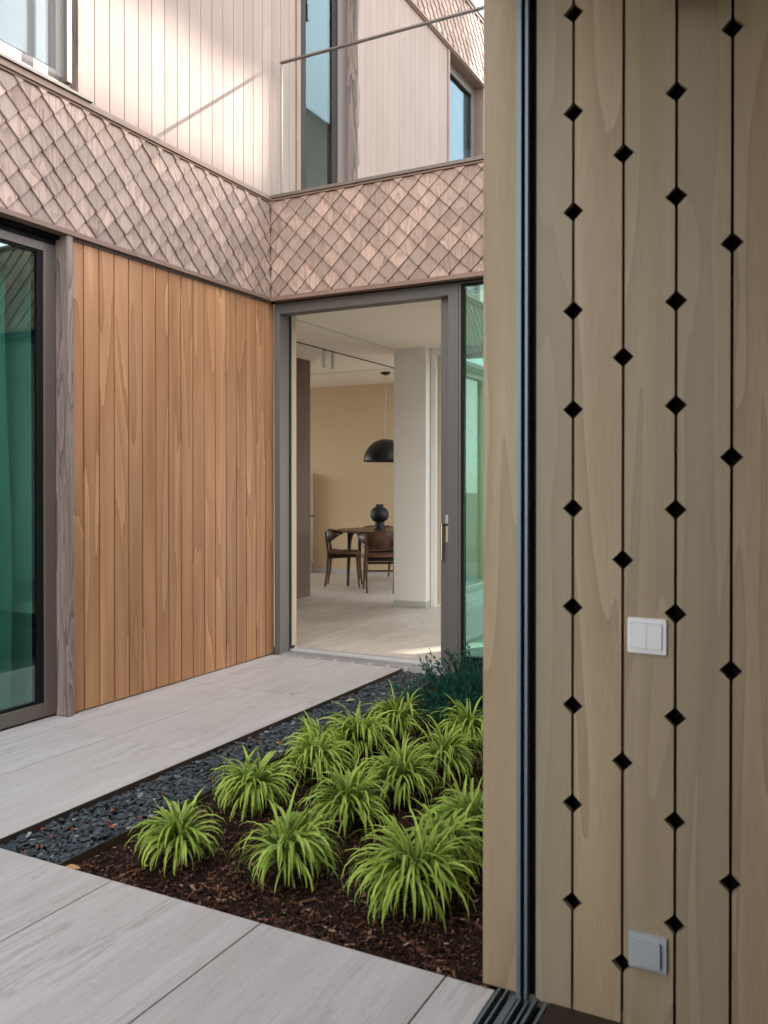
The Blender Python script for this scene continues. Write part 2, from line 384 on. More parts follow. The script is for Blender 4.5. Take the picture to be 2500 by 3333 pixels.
# ------------------------------------------------------------------ facade helpers
def planks(mb, fn, joints, z0, z1, t=.02, gap=.0045, bev=.0015):
    """boards between joints along u; fn maps (u,depth,z) -> point"""
    for a, b in zip(joints[:-1], joints[1:]):
        r = random.random(); a2, b2 = a+gap/2, b-gap/2
        ou = random.random()*5
        poly = [(a2, -t), (b2, -t), (b2, -bev), (b2-bev, 0), (a2+bev, 0), (a2, -bev)]
        n = len(poly)
        for i in range(n):
            p, q = poly[i], poly[(i+1) % n]
            mb.face([fn(p[0], p[1], z0), fn(q[0], q[1], z0), fn(q[0], q[1], z1), fn(p[0], p[1], z1)],
                    [(p[0]+ou, z0), (q[0]+ou+.001, z0), (q[0]+ou+.001, z1), (p[0]+ou, z1)], r)
        mb.face([fn(p[0], p[1], z1) for p in poly], None, r); mb.face([fn(p[0], p[1], z0) for p in reversed(poly)], None, r)
def shingles(mb, fn, u0, u1, z0, z1, uo, zo, W=.1525, Hh=.150):
    """overlapping square shingles hung on a corner; fn(u,z,depth); V notches at uo+kW on z = zo"""
    def clip(poly):
        def cut(P, inside, inter):
            R = []
            for i in range(len(P)):
                a, b = P[i], P[(i+1) % len(P)]
                if inside(a): R.append(a)
                if inside(a) != inside(b): R.append(inter(a, b))
            return R
        def ix(c, k):
            def f(a, b):
                t = (c-a[k])/(b[k]-a[k]); return tuple(a[i]+(b[i]-a[i])*t for i in range(3))
            return f
        for k, c, sgn in ((0, u0, 1), (0, u1, -1), (1, z0, 1), (1, z1, -1)):
            if not poly: return poly
            poly = cut(poly, lambda p: sgn*(p[k]-c) >= -1e-9, ix(c, k))
        return poly
    g_ = .0030
    rows = int((zo-z0)/(Hh/2))+3
    for j in range(-1, rows):
        zc = zo - j*Hh/2                   # side corners of the exposed square at this height; tip at zc-H/2
        off = 0 if j % 2 == 0 else W/2
        k0 = int((u0-uo)/W)-2; k1 = int((u1-uo)/W)+2
        for k in range(k0, k1+1):
            uc = uo + (k+.5)*W + off; r = random.random()
            ht = Hh*.62; jit = random.uniform(-.0012, .0012); lift = random.uniform(0, .005)
            topz = zc+ht
            # outline (u,z,depth of front)
            def dep(z): return .003 + (topz-z)/(ht+Hh/2)*(.020+lift)
            wv = W/2-g_
            raw = [(uc-wv, zc+g_), (uc+jit, zc-Hh/2+g_*1.2), (uc+wv, zc+g_), (uc+wv, min(topz, z1) if j < 1 else zc+.02), (uc+wv*.55, topz), (uc-wv*.55, topz), (uc-wv, min(topz, z1) if j < 1 else zc+.02)]
            if j == -1: raw = [(uc-wv, zc+g_), (uc, zc-Hh/2+g_*1.2), (uc+wv, zc+g_), (uc+wv, zc+.3), (uc-wv, zc+.3)]
            F = clip([(u, z, dep(z)) for u, z in raw])
            if len(F) < 3: continue
            th = .0085; rot = random.uniform(-.12, .12); ox = random.random()*9; oy = random.random()*9
            def uvc(p): return (p[0]*cos(rot)-p[1]*sin(rot)+ox, p[0]*sin(rot)+p[1]*cos(rot)+oy)
            mb.face([fn(*p) for p in F], [uvc(p) for p in F], r)
            for i in range(len(F)):
                a, b = F[i], F[(i+1) % len(F)]
                mb.face([fn(*a), fn(a[0], a[1], a[2]-th), fn(b[0], b[1], b[2]-th), fn(*b)], [uvc(a), (uvc(a)[0]+.008, uvc(a)[1]), (uvc(b)[0]+.008, uvc(b)[1]), uvc(b)], r)
            # thin dark split in a few shingles is left to the grain
def steps(a, b, s, start=None):
    out = [a]; x = start if start is not None else a+s
    while x < b-.02: out.append(x); x += s
    out.append(b); return out

# ================================================================== GROUND AND PAVING (structure)
mb = MB(); mb.face([(-150, -150, -.12), (150, -150, -.12), (150, 150, -.12), (-150, 150, -.12)], [(-150, -150), (150, -150), (150, 150), (-150, 150)])
struct(mb.build('ground', M_lawn))
def slab(mb, x0, x1, y0, y1, z=0.0, t=.03, g_=.0024, r=None, bev=.0012):
    mb.box((x0+g_, y0+g_, z-t), (x1-g_, y1-g_, z), 'y', r, bev)
mb = MB()
for x0, x1 in ((-.105, .5215), (.5215, 1.121)):
    ys = [-3.407, -2.222, -1.045, -.018] if x0 < 0 else [-3.407, -2.222, -1.045, -.018]
    for a, b in zip(ys[:-1], ys[1:]): slab(mb, x0, x1, a, b)
xs = [-.67, -.07, .53, 1.130, 1.730, 2.328, 2.929, 3.070]
for i, (a, b) in enumerate(zip(xs[:-1], xs[1:])):
    e = [-3.4075, -4.6, -5.8, -7.0, -8.2]
    for c, d in zip(e[1:], e[:-1]):
        slab(mb, a, b, c, d)
struct(mb.build('stone_path', M_pave))
mb = MB(); mb.box((-.7, -8.3, -.09), (3.06, -3.4095, -.032)); mb.box((-.12, -3.409, -.09), (1.119, -.02, -.032))
struct(mb.build('path_bedding', plain('grey_mortar', (.07, .065, .06), .9)))
mb = MB(); random.seed(8)
for i in range(9):
    for j in range(10): slab(mb, -.25+i*.6, .35+i*.6, 3.12+j*1.2, 4.32+j*1.2, -.01)
struct(mb.build('patio_paving', M_pave))  # unseen pale paving added to bounce sunlight into the rooms
# room floor of the north wing
mb = MB(); random.seed(11)
for i in range(-11, 6):
    for j in range(0, 5):
        slab(mb, i*.6+.4, i*.6+1.0, .272+j*1.2-(.6 if i % 2 else 0), .272+(j+1)*1.2-(.6 if i % 2 else 0), 0.0, .02, .0006, None, .0004) if (.272+j*1.2-(.6 if i % 2 else 0)) > .2 else slab(mb, i*.6+.4, i*.6+1.0, .272, .272+(j+1)*1.2-(.6 if i % 2 else 0), 0.0, .02, .0006, None, .0004)
struct(mb.build('interior_floor', M_floor))
mb = MB(); mb.box((-6.4, .27, -.1), (6.1, 6.4, -.022)); struct(mb.build('floor_slab', plain('screed', (.2, .19, .17), .9)))
# soil under the planting bed
mb = MB(); n = 60
def gz(x, y): return -.040 + .010*noise.noise(Vector((x*3, y*3, 0))) + .006*noise.noise(Vector((x*11, y*11, 2)))
for i in range(n):
    for j in range(n*2):
        x0 = 1.474+(3.034-1.474)*i/n; x1 = 1.474+(3.034-1.474)*(i+1)/n; y0 = -3.406+3.36*j/(2*n); y1 = -3.406+3.36*(j+1)/(2*n)
        q = [(x0, y0), (x1, y0), (x1, y1), (x0, y1)]
        mb.face([(a, b, gz(a, b)) for a, b in q], q, 0, True)
mb.box((1.126, -3.405, -.11), (1.468, -.04, -.045)); mb.box((1.474, -3.405, -.12), (3.034, -.04, -.075))
struct(mb.build('soil', M_soil))

# ================================================================== HOUSE WINGS
W_LO = [0.0] + [-(.1155+.1193*i) for i in range(16)]   # plank joints of the lower west wall
W_LO = sorted([j for j in W_LO if j > -1.95] + [-2.005])
# ---------- west wing
west = thing('house_wing', 'left timber house wing with orange plank ground floor, pale upper floor and shingled band', 'building', (-3, -2, 0))
wl = lambda u, d, z: (d, u, z)            # x = 0 plane facing +x, u along y
def wl_r(u, d, z): return (d, u, z)
mb = MB(); random.seed(3)
planks(mb, lambda u, d, z: (d, -u, z), [-j for j in sorted(W_LO, reverse=True)], .008, 2.725, .022, .0085, .002)
mb.box((-.06, -2.0, .0), (-.025, -.0, 2.74)); 
mb.build('lower_plank_wall', M_orange, west)
mb = MB(); mb.box((-.16, -2.0, -.02), (-.062, .02, 3.4)); mb.box((-.16, .02, 2.80), (-.062, 6.3, 3.4)); mb.box((-.16, -9, 2.80), (-.062, -2.0, 3.4)); mb.box((-.16, -9, -.02), (-.062, -6.6, 2.8))
mb.build('inner_wall', M_wallw, west)
# lower band, shingles, trims
mb = MB(); random.seed(5)
shingles(mb, lambda u, z, d: (.012+d, -u, z), .088, 7.0, 2.742, 3.468, .083-.1525*2, 3.42)
mb.box((-.06, -7.0, 2.745), (.008, -.0705, 3.46))
mb.build('shingle_cladding', M_shingle, west)
mb = MB(); mb.box((-.03, -7.0, 2.713), (.036, -.0965, 2.741), 'y', None, .001); mb.build('trim_board', M_trim, west)
mb = MB(); mb.box((-.03, -7.0, 3.468), (.048, -.108, 3.502), 'y', None, .001); mb.box((-.03, -7.0, 3.455), (.036, -.0965, 3.467), 'y', None, .001)
mb.build('trim_board', M_trim, west)
mb = MB(); mb.box((-.02, -1.99, 2.698), (.010, -.098, 2.7115)); mb.build('drip_profile', M_frameg, west)
# upper plank wall
JU = [-1.938+.1195*i for i in range(19)]; JU = [j for j in JU if j < .25]+[.306]
mb = MB(); random.seed(9)
planks(mb, lambda u, d, z: (d, -u, z), [-j for j in reversed(JU)], 3.47, 6.22, .022, .004, .0015)
JU2 = [1.335]+[1.455+.1193*i for i in range(17)]; JU2 = [j for j in JU2 if j < 3.3]+[3.365]
planks(mb, lambda u, d, z: (d, -u, z), [-j for j in reversed(JU2)], 3.47, 6.22, .022, .003, .0015)
planks(mb, lambda u, d, z: (d, -u, z), steps(-9.0, -4.5, .12), 3.47, 6.22, .022, .004)
mb.box((-.06, -1.93, 3.47), (-.024, .306, 6.22)); mb.box((-.06, 1.335, 3.47), (-.024, 3.365, 6.22)); mb.box((-.06, 4.5, 3.47), (-.024, 9, 6.22))
mb.build('upper_plank_wall', M_pale, west)
mb = MB(); 
for a, b in ((-1.94, .31), (1.33, 3.37), (4.5, 9), (-8, -4.6)): mb.box((-.2, a, 3.47), (-.062, b, 7.0))
mb.box((-.2, -8, 6.2), (-.062, 9, 7.0))
mb.build('inner_wall', M_wallw, west)
# timber reveals of the upper openings
for (a, b, c, d) in ((-1.9385, -1.945, -.145, .004), (.306, .360, -.10, .012), (1.300, 1.335, -.105, .012), (3.365, 3.412, -.11, .012), (4.455, 4.5, -.11, .012)):
    mb = MB(); mb.box((c, a, 3.47), (d, b, 6.20), 'z'); mb.build('window_jamb', M_post if a < 2 and a > 1 or a < 0 else M_trim, west)
# upper band
mb = MB(); random.seed(15)
shingles(mb, lambda u, z, d: (.012+d, -u, z), -9.0, 7.0, 6.235, 6.93, .05-.1525*70, 6.88)
mb.box((-.06, -7.0, 6.24), (.008, 9.0, 6.93)); mb.build('shingle_cladding', M_shingle, west)
mb = MB(); mb.box((-.20, -7, 6.205), (.038, 9, 6.232), 'y'); mb.box((-.10, -7, 6.190), (.024, 9, 6.2035), 'y'); mb.build('trim_board', M_trim, west)
mb = MB(); mb.box((-.06, -7, 6.932), (.045, 9, 6.965), 'y'); mb.build('trim_board', M_trim, west)
mb = MB(); mb.box((-6.5, -8, 6.967), (.06, 9, 7.02), 'y'); mb.build('roof', M_roof, west)
mb = MB(); mb.box((-6.5, -9, 0), (-6.3, .26, 6.96)); mb.box((-6.5, .27, 2.9), (-6.3, 9, 6.96)); mb.box((-6.5, -9.2, 0), (-.07, -9, 6.96)); mb.build('outer_wall', M_pale, west)
mb = MB(); mb.box((-6.3, -9, 2.86), (-.17, 9, 3.4)); mb.build('upper_floor', M_ceil, west)
mb = MB(); mb.box((-6.3, -9, -.02), (-.17, .02, 0.0)); mb.build('lower_floor', M_floor, west)
mb = MB(); mb.box((-6.3, -.15, 0), (-.17, 0.02, 2.86)); mb.box((-3.0, -2.0, 0), (-.165, -1.93, 2.86)); mb.build('partition_wall', M_wallw, west)
mb = MB(); mb.box((-6.3, -9, 3.41), (-.21, 9, 3.47)); mb.build('upper_room_floor', M_floor, west)
mb = MB(); mb.box((-3.2, -9, 3.47), (-3.1, 9, 6.9)); mb.build('upper_room_wall', M_wallw, west)
# weathered post beside the ground-floor window
mb = MB(); mb.box((-.075, -2.0465, .004), (.0275, -2.0065, 2.7125), 'z', .33, .0015)
mb.build('corner_post', M_post, west)
mb = MB(); mb.box((-.085, -2.050, .006), (-.0765, -2.0475, 2.70)); mb.build('joint_strip', M_alu, west)
def window(parent, fx, y0, y1, z0, z1, fw, mat_f, mat_g, fd=.06, split=None, bead=.03):
    """glazed frame lying in the plane x = fx (front), facing +x, y0<y1"""
    f = MB()
    f.box((fx-fd, y1-fw, z0), (fx, y1, z1), 'z', None, .002); f.box((fx-fd, y0, z0), (fx, y0+fw, z1), 'z', None, .002)
    f.box((fx-fd, y0+fw+.0005, z0), (fx-.001, y1-fw-.0005, z0+fw), 'y', None, .002); f.box((fx-fd, y0+fw+.0005, z1-fw), (fx-.001, y1-fw-.0005, z1), 'y', None, .002)
    fo = f.build('window', mat_f, parent)
    gk = MB(); a, b, c, d = y0+fw+.0006, y1-fw-.0006, z0+fw+.0006, z1-fw-.0006
    gk.box((fx-fd, b-bead, c), (fx-.010, b, d)); gk.box((fx-fd, a, c), (fx-.010, a+bead, d))
    gk.box((fx-fd, a+bead+.0005, c), (fx-.0105, b-bead-.0005, c+.012)); gk.box((fx-fd, a+bead+.0005, d-.012), (fx-.0105, b-bead-.0005, d))
    gk.build('gasket', M_black, fo)
    p = MB(); p.box((fx-.030, a+bead, c+.012), (fx-.022, b-bead, d-.012)); p.build('pane', mat_g, fo)
    return fo
window(west, -.065, -4.6, -2.0515, .012, 2.690, .078, M_frame, M_glassg, .06, bead=.038)
window(west, -.065, -6.58, -4.62, .012, 2.690, .078, M_frame, M_glassg, .06, bead=.05)
mb = MB(); mb.box((-.13, -6.6, -.03), (-.108, -2.05, .010)); mb.build('window_sill', M_black, west)
mb = MB(); mb.box((-.15, -6.6, 2.692), (-.032, -2.048, 2.7125)); mb.box((-.066, -6.6, 2.66), (-.062, -2.052, 2.6905)); mb.build('window_head', M_black, west)
# upper windows
window(west, -.095, .362, 1.298, 3.505, 6.19, .165, M_frame, M_glassm, .06, bead=.09)
window(west, -.10, 3.414, 4.453, 3.505, 6.19, .11, M_frame, M_glassm, .06, bead=.03)
window(west, -.09, -4.55, -1.946, 3.60, 6.19, .07, M_frame, M_glassw, .06, bead=.03)
mb = MB(); mb.box((-.2, -4.6, 3.505), (-.062, -1.946, 3.598), 'y'); mb.build('window_sill', M_jamb, west)
mb = MB(); mb.box((-.061, -4.6, 3.5035), (.062, -1.885, 3.520), 'y', None, .001); mb.build('window_sill', M_frame, west)
# glass guard in front of the upper-left window
guard = thing('glass_guard', 'glass safety guard with brown metal edge post in front of the upper left window', 'balustrade', (.04, -3.2, 3.56))
mb = MB(); mb.box((.022, -4.5, 3.572), (.034, -2.066, 4.75)); mb.build('pane', M_glassc, guard)
mb = MB(); mb.box((.012, -2.0655, 3.556), (.048, -2.030, 4.76), 'z', None, .002); mb.build('edge_post', M_frame, guard)

# ---------- north wing (single storey with roof terrace)
north = thing('house_wing', 'single-storey timber wing with shingled parapet and grey sliding door at the end of the courtyard', 'building', (1.5, 1.5, 0))
mb = MB(); random.seed(21)
shingles(mb, lambda u, z, d: (u, -.072-d, z), .0355, 3.03, 2.742, 3.464, .028-.156*2, 3.425, .156)
mb.box((-.0, -.068, 2.745), (3.03, -.0, 3.46)); mb.build('shingle_cladding', M_shingle, north)
mb = MB(); mb.box((.0365, -.096, 2.709), (3.03, -.03, 2.741), 'x', None, .001); mb.build('trim_board', M_trim, north)
mb = MB(); mb.box((.0365, -.1, 3.466), (3.03, -.02, 3.480), 'x', None, .001); mb.build('trim_board', M_trim, north)
mb = MB(); mb.box((.0485, -.112, 3.482), (3.03, .10, 3.506), 'x', None, .001); mb.build('coping', M_frame, north)
mb = MB(); mb.box((.0, .002, 2.76), (3.03, .30, 3.44)); mb.box((0, .302, 2.9), (6.1, 3.1, 3.42)); mb.box((-.06, 3.1, 2.9), (-.39, 5.7, 3.3)); mb.build('roof_slab', M_roof, north)
mb = MB(); mb.box((.001, -.0295, 2.706), (3.03, -.002, 2.76)); mb.build('soffit', M_black, north)
mb = MB(); mb.box((-6.3, .111, 2.775), (-.30, 5.65, 2.895)); mb.box((-.2995, .111, 2.775), (6.1, 3.1, 2.895)); 
mb.build('ceiling', M_ceil, north)
mb = MB(); mb.box((-1.04, .4, 2.768), (-1.022, 4.6, 2.7748)); mb.box((-.389, .3, 2.7735), (-.385, 2.80, 2.7749)); mb.box((-3.5, 4.130, 2.7730), (-.45, 4.138, 2.7747)); mb.build('ceiling_slot', M_black, north)
# interior walls
mb = MB(); mb.box((-6.3, 5.50, 0), (-.2, 5.65, 2.775)); mb.build('dining_wall', M_plaster, north)
mb = MB(); mb.box((-6.3, 5.490, .0), (-.45, 5.4995, .075)); mb.build('skirting', M_skirt, north)
mb = MB(); mb.box((-.388, 2.805, .0), (-.006, 3.10, 2.775)); mb.build('pillar', M_wallw, north)
mb = MB(); mb.box((-.391, 2.802, .001), (-.003, 2.804, .066)); mb.box((-.0055, 2.802, .001), (-.003, 3.10, .066)); mb.build('skirting', M_skirt, north)
mb = MB(); mb.box((-.0025, 2.925, 0), (.055, 3.1, 2.70)); mb.box((-.0025, 2.925, 2.701), (6.0, 3.1, 2.774)); mb.build('window_jamb', M_wallw, north)
mb = MB(); mb.box((.056, 2.985, .03), (.10, 3.1, 2.6605)); mb.box((.056, 2.986, 2.66), (1.955, 3.099, 2.70)); mb.build('window_frame', M_jamb, north)
mb = MB(); mb.box((.101, 3.0, .03), (.118, 3.06, 2.66)); mb.build('window_frame', M_black, north)
mb = MB(); mb.box((.119, 3.02, .03), (1.95, 3.028, 2.66)); mb.build('window_pane', M_glassc, north)
mb = MB(); mb.box((2.3, 2.925, 0), (2.47, 3.1, 2.70)); mb.box((2.83, 2.925, 0), (3.0, 3.1, 2.70)); mb.box((1.955, 2.925, 2.66), (6.0, 3.1, 2.70)); mb.box((2.5005, 2.93, 2.05), (2.8295, 3.1, 2.70)); mb.build('outer_wall', M_wallw, north)  # unseen narrow piers added to cut the sun into a floor wedge
mb = MB(); mb.box((6.0, .0, 0), (6.15, 3.1, 2.9)); mb.box((3.035, .05, 0), (6.0, .25, 2.77)); mb.build('outer_wall', M_wallw, north)
mb = MB(); mb.box((-.45, 3.105, 2.70), (-.30, 5.5, 2.774)); mb.build('window_frame', M_jamb, north)
mb = MB(); mb.box((-.45, 3.105, -.02), (-.3, 5.5, .02)); mb.build('window_sill', M_jamb, north)
mb = MB(); mb.box((-6.3, .05, 0), (-.17, .27, 2.774)); mb.build('partition_wall', M_wallw, north)
mb = MB(); mb.box((-6.45, .28, 2.6), (-6.3, 5.5, 2.774)); mb.build('window_frame', M_jamb, north)  # head of an unseen west opening added to daylight the dining room
# grey frame round the sliding door
dr = MB()
dr.box((.004, -.002, -.01), (.0545, .128, 2.76), 'z', None, .001)
dr.box((.055, -.0015, 2.626), (1.4625, .110, 2.76), 'x', None, .001)
dr.box((1.463, -.003, -.01), (1.5395, .060, 2.76), 'z', None, .001)
dr.box((1.5405, -.0005, -.01), (1.5575, .06, 2.76), 'z', None, .001)
dr.box((1.558, -.001, 2.695), (3.03, .06, 2.76), 'x')
dr.build('door_frame', M_frameg, north)
mb = MB(); mb.box((.030, .1285, .02), (.060, .150, 2.70)); mb.build('gasket', M_black, north)
mb = MB(); mb.box((1.558, .004, .0), (1.577, .05, 2.694)); mb.box((1.5775, .004, .0), (3.03, .05, .125)); mb.box((1.5775, .004, 2.683), (3.03, .05, 2.694))
mb.build('gasket', M_black, north)
mb = MB(); mb.box((1.578, .022, .126), (3.03, .030, 2.6825)); mb.build('fixed_pane', M_glassg, north)
mb = MB(); mb.box((-.05, .195, .035), (.033, .262, 2.72), 'z', None, .001); mb.box((-.05, .235, .004), (.032, .262, .034)); mb.build('inner_jamb', M_jamb, north)
mb = MB(); mb.box((-.02, .151, .02), (.018, .194, 2.7)); mb.build('shadow_gap', M_black, north)
for zz in (1.79, .21):
    mb = MB(); mb.tube([(-.004+.015, .195, zz), (-.004+.015, .188, zz)], .009, 14); mb.build('keeper', M_alu, north)
# sliding leaf parked behind the fixed pane
leaf = MB(); leaf.box((1.375, .075, .03), (1.462, .125, 2.70), 'z', None, .001); leaf.box((1.4625, .076, .03), (3.0, .124, .11), 'x'); leaf.box((1.4625, .076, 2.66), (3.0, .124, 2.70), 'x')
lf = leaf.build('sliding_leaf', M_frameg, north)
mb = MB(); mb.box((1.463, .095, .111), (3.0, .103, 2.659)); mb.build('pane', M_glassc, lf)
mb = MB(); mb.box((1.412, .070, .905), (1.446, .0745, 1.098), 'z', None, .001); mb.build('handle_plate', M_alu, lf)
mb = MB(); mb.box((1.413, .0675, .908), (1.4305, .0695, 1.025), 'z'); mb.build('lock_plate', M_brass, lf)
mb = MB(); mb.tube([(1.398, .036, 1.038), (1.398, .036, .782)], .0095, 16); mb.build('handle', M_steel, lf)
mb = MB(); mb.tube([(1.398, .036, 1.030), (1.428, .036, 1.030), (1.428, .070, 1.030)], .008, 10); mb.build('handle_stem', M_metalblack, lf)
# threshold
th = thing('door_threshold', 'ribbed aluminium threshold rail under the open sliding door', 'threshold', (.7, .1, 0))
mb = MB()
mb.box((.056, -.014, -.02), (1.375, .0, .006), 'x'); mb.box((.0555, .0005, -.02), (1.46, .125, .010), 'x')
for k in range(6): mb.box((.07, .012+k*.018, .0105), (1.46, .020+k*.018, .0125), 'x')
mb.box((.06, .205, -.02), (1.46, .268, .012), 'x')
mb.build('rail', M_alu, th)
for a_, b_, h_ in ((.132, .144, .024), (.152, .158, .016), (.178, .188, .024)):
    mb = MB(); mb.box((.06, a_, -.02), (1.46, b_, h_), 'x', None, .001); mb.build('guide_ridge', M_ridge, th)
mb = MB(); mb.box((.06, .126, -.02), (1.46, .204, .003)); mb.build('channel', plain('dark_channel', (.2, .2, .2), .6), th)
for k in range(9):
    mb = MB(); x = .10+k*.147; mb.box((x, -.024, -.022), (x+.030, -.0005, .0095), 'x', None, .001); mb.build('clip', M_skirt, th)
mb = MB(); mb.box((1.13, -.034, -.035), (2.1, -.016, -.012)); mb.build('drain_lip', M_alu, th)

# balustrade
bal = thing('glass_balustrade', 'frameless glass balustrade with slim metal top rail along the terrace parapet', 'balustrade', (1.5, 0.03, 3.5))
mb = MB(); mb.box((.062, .020, 3.507), (3.0, .034, 4.556)); mb.build('pane', M_glassc, bal)
mb = MB(); mb.box((.046, .014, 4.5575), (3.0, .040, 4.572), 'x', None, .002); mb.build('top_rail', M_frame, bal)
mb = MB(); mb.box((.0578, .019, 3.507), (.0612, .035, 4.556)); mb.build('edge_strip', M_frame, bal)

# ---------- east wing (the camera stands in its ground floor)
east = thing('house_wing', 'right timber house wing whose open room and pale grooved panelling fill the foreground', 'building', (5.5, -2, 0))
ef = lambda u, d, z: (3.034-d, u, z)
mb = MB(); random.seed(31)
planks(mb, ef, steps(-3.33, -.1, .12), .0, 2.72, .02, .005); mb.build('lower_plank_wall', M_orange, east)
mb = MB(); planks(mb, ef, steps(5.2, 14, .12), 2.3, 6.22, .02, .004); mb.build('upper_plank_wall', M_pale, east)
mb = MB()
shingles(mb, lambda u, z, d: (3.022-d, u, z), -8.5, 3.1, 2.742, 3.468, .05-.1525*60, 3.42)
mb.build('shingle_cladding', M_shingle, east)
mb = MB(); shingles(mb, lambda u, z, d: (3.022-d, u, z), 5.2, 14, 6.24, 6.94, .05, 6.88)
mb.build('shingle_cladding', M_shingle, east)
for q in (((2.99, -8.5, 3.469), (3.06, 3.1, 3.505)), ((2.99, 5.2, 6.205), (3.06, 14, 6.235)), ((2.96, 5.2, 6.942), (3.08, 14, 6.98)), ((2.995, -8.5, 2.713), (3.06, 3.1, 2.741))):
    mb = MB(); mb.box(*q, 'y'); mb.build('trim_board', M_trim, east)
mb = MB(); mb.box((3.06, -3.30, 0), (3.2, -.01, 3.46)); mb.box((3.06, -8.5, 2.80), (3.2, -3.31, 3.46)); mb.box((3.06, 0.0, 2.80), (3.2, 3.1, 3.46)); mb.box((3.06, 5.2, 2.3), (3.3, 14, 6.94)); mb.box((3.06, 10.6, 0), (3.3, 10.9, 2.3)); 
mb.box((8.0, -8.5, 0), (8.2, 0, 3.46)); mb.box((3.0, -8.8, 0), (8.2, -8.5, 3.46)); mb.build('outer_wall', M_pale, east)
mb = MB(); mb.box((3.201, -8.5, 3.25), (8, 0, 3.4)); mb.build('roof', M_roof, east)
mb = MB(); mb.box((3.04, -8.5, 0), (3.2, -6.9, 2.799)); mb.build('outer_wall', M_pale, east)  # unseen wall added behind the camera to dim the panelling
mb = MB(); mb.box((3.21, -8.5, 2.86), (8, 0, 3.2)); mb.build('room_ceiling', M_ceil, east)
mb = MB(); mb.box((3.205, -8.5, -.05), (8, -3.45, -.012)); mb.build('room_floor', wood('brown_floor_wood', (.12, .07, .055), (.09, .05, .04), (.05, .03, .025), rough=.4), east)
mb = MB(); mb.box((7.0, -8.5, 0), (7.1, -3.4, 2.86)); mb.box((3.2, -3.30, 0), (8, -3.22, 2.86)); mb.build('room_wall', M_panel, east)
# jamb board + profiles
mb = MB(); mb.box((3.0275, -3.394, -.0), (3.1265, -3.335, 2.95), 'z', .6, .001)
o = mb.build('jamb_board', M_panel, east)
for zz in (.42, .985, 1.80, 2.30):
    mb = MB(); mb.tube([(3.1215, -3.3942, zz), (3.1215, -3.3955, zz)], .0028, 10); mb.build('screw', M_black, east)
mb = MB()
mb.box((3.1275, -3.420, -.0), (3.1385, -3.335, 2.95)); mb.box((3.1475, -3.415, 0), (3.1545, -3.335, 2.95))
mb.build('steel_profile', M_slotblue, east)
mb = MB(); mb.box((3.139, -3.380, 0), (3.147, -3.335, 2.95)); mb.box((3.155, -3.382, 0), (3.1705, -3.335, 2.95)); mb.build('brush_seal', M_black, east)
mb = MB(); mb.box((3.1275, -3.40, 2.86), (3.20, -8.5, 2.9)); mb.build('track_head', M_frame, east)
# slotted panelling
JX = [3.171] + [3.265+.1225*i for i in range(12)]
S_ = .0255
pan = MB(); random.seed(44)
zs_odd = [.267+.2455*i for i in range(-1, 12)]
zs2 = [.144+.4908*i for i in range(0, 7)]; zs4 = [.391+.4898*i for i in range(-1, 7)]
NOT = {}
for i, x in enumerate(JX[1:]):
    NOT[i+1] = [zs_odd, zs2, zs_odd, zs4][i % 4]
for i in range(len(JX)-1):
    a, b = JX[i], JX[i+1]; hw = .0035 if i else .0
    L = []; Rr = []
    z = -.004; zt = 2.86; yb, yf = -3.376, -3.394
    right = [(b-.0035, z)]
    for zz in NOT[i+1]:
        if 0.03 < zz < zt-.05: right += [(b-.0035, zz-S_+.0035), (b-S_, zz), (b-.0035, zz+S_-.0035)]
    right += [(b-.0035, zt)]
    left = [(a+hw, zt)]
    if i:
        for zz in sorted(NOT[i], reverse=True):
            if 0.03 < zz < zt-.05: left += [(a+hw, zz+S_-.0035), (a+S_, zz), (a+hw, zz-S_+.0035)]
    left += [(a+hw, z)]
    r = random.random(); oo = random.random()*4
    # split into horizontal cells so every face is convex enough
    zcuts = sorted(set([p[1] for p in right+left]))
    def edge(path, zq, lr):
        pts = sorted(path, key=lambda p: p[1])
        for p, q in zip(pts[:-1], pts[1:]):
            if p[1]-1e-9 <= zq <= q[1]+1e-9 and q[1]-p[1] > 1e-9: return p[0]+(q[0]-p[0])*(zq-p[1])/(q[1]-p[1])
        return pts[0][0]
    rs = sorted(right, key=lambda p: p[1]); ls = sorted(left, key=lambda p: p[1])
    for c, d in zip(zcuts[:-1], zcuts[1:]):
        e_ = 1e-7
        xl0, xl1, xr0, xr1 = edge(ls, c+e_, 0), edge(ls, d-e_, 0), edge(rs, c+e_, 1), edge(rs, d-e_, 1)
        q = [(xl0, c), (xr0, c), (xr1, d), (xl1, d)]
        pan.face([(u, yf, v) for u, v in q], [(u+oo, v) for u, v in q], r)
        pan.face([(xr0, yf, c), (xr0, yb, c), (xr1, yb, d), (xr1, yf, d)], [(xr0+oo, c), (xr0+oo+.02, c), (xr1+oo+.02, d), (xr1+oo, d)], r)
        pan.face([(xl0, yb, c), (xl0, yf, c), (xl1, yf, d), (xl1, yb, d)], [(xl0+oo+.02, c), (xl0+oo, c), (xl1+oo, d), (xl1+oo+.02, d)], r)
    pan.face([(a+hw, yf, z), (a+hw, yb, z), (b-.0035, yb, z), (b-.0035, yf, z)], None, r)
po = thing('wall_panelling', 'pale plywood wall panelling with black grooves and diamond cut-outs in the foreground', 'wall panel', (3.9, -3.39, 0))
pan.build('boards', M_panel, po)
mb = MB(); mb.box((3.182, -3.350, 0), (4.7, -3.3045, 2.86)); mb.build('backing', plain('dark_cavity_felt', (.012, .009, .008), .9, 0, .1), po)
mb = MB(); mb.box((3.21, -3.62, -.0115), (4.7, -3.3965, .0), 'x'); mb.build('base_board', M_darkwood, po)
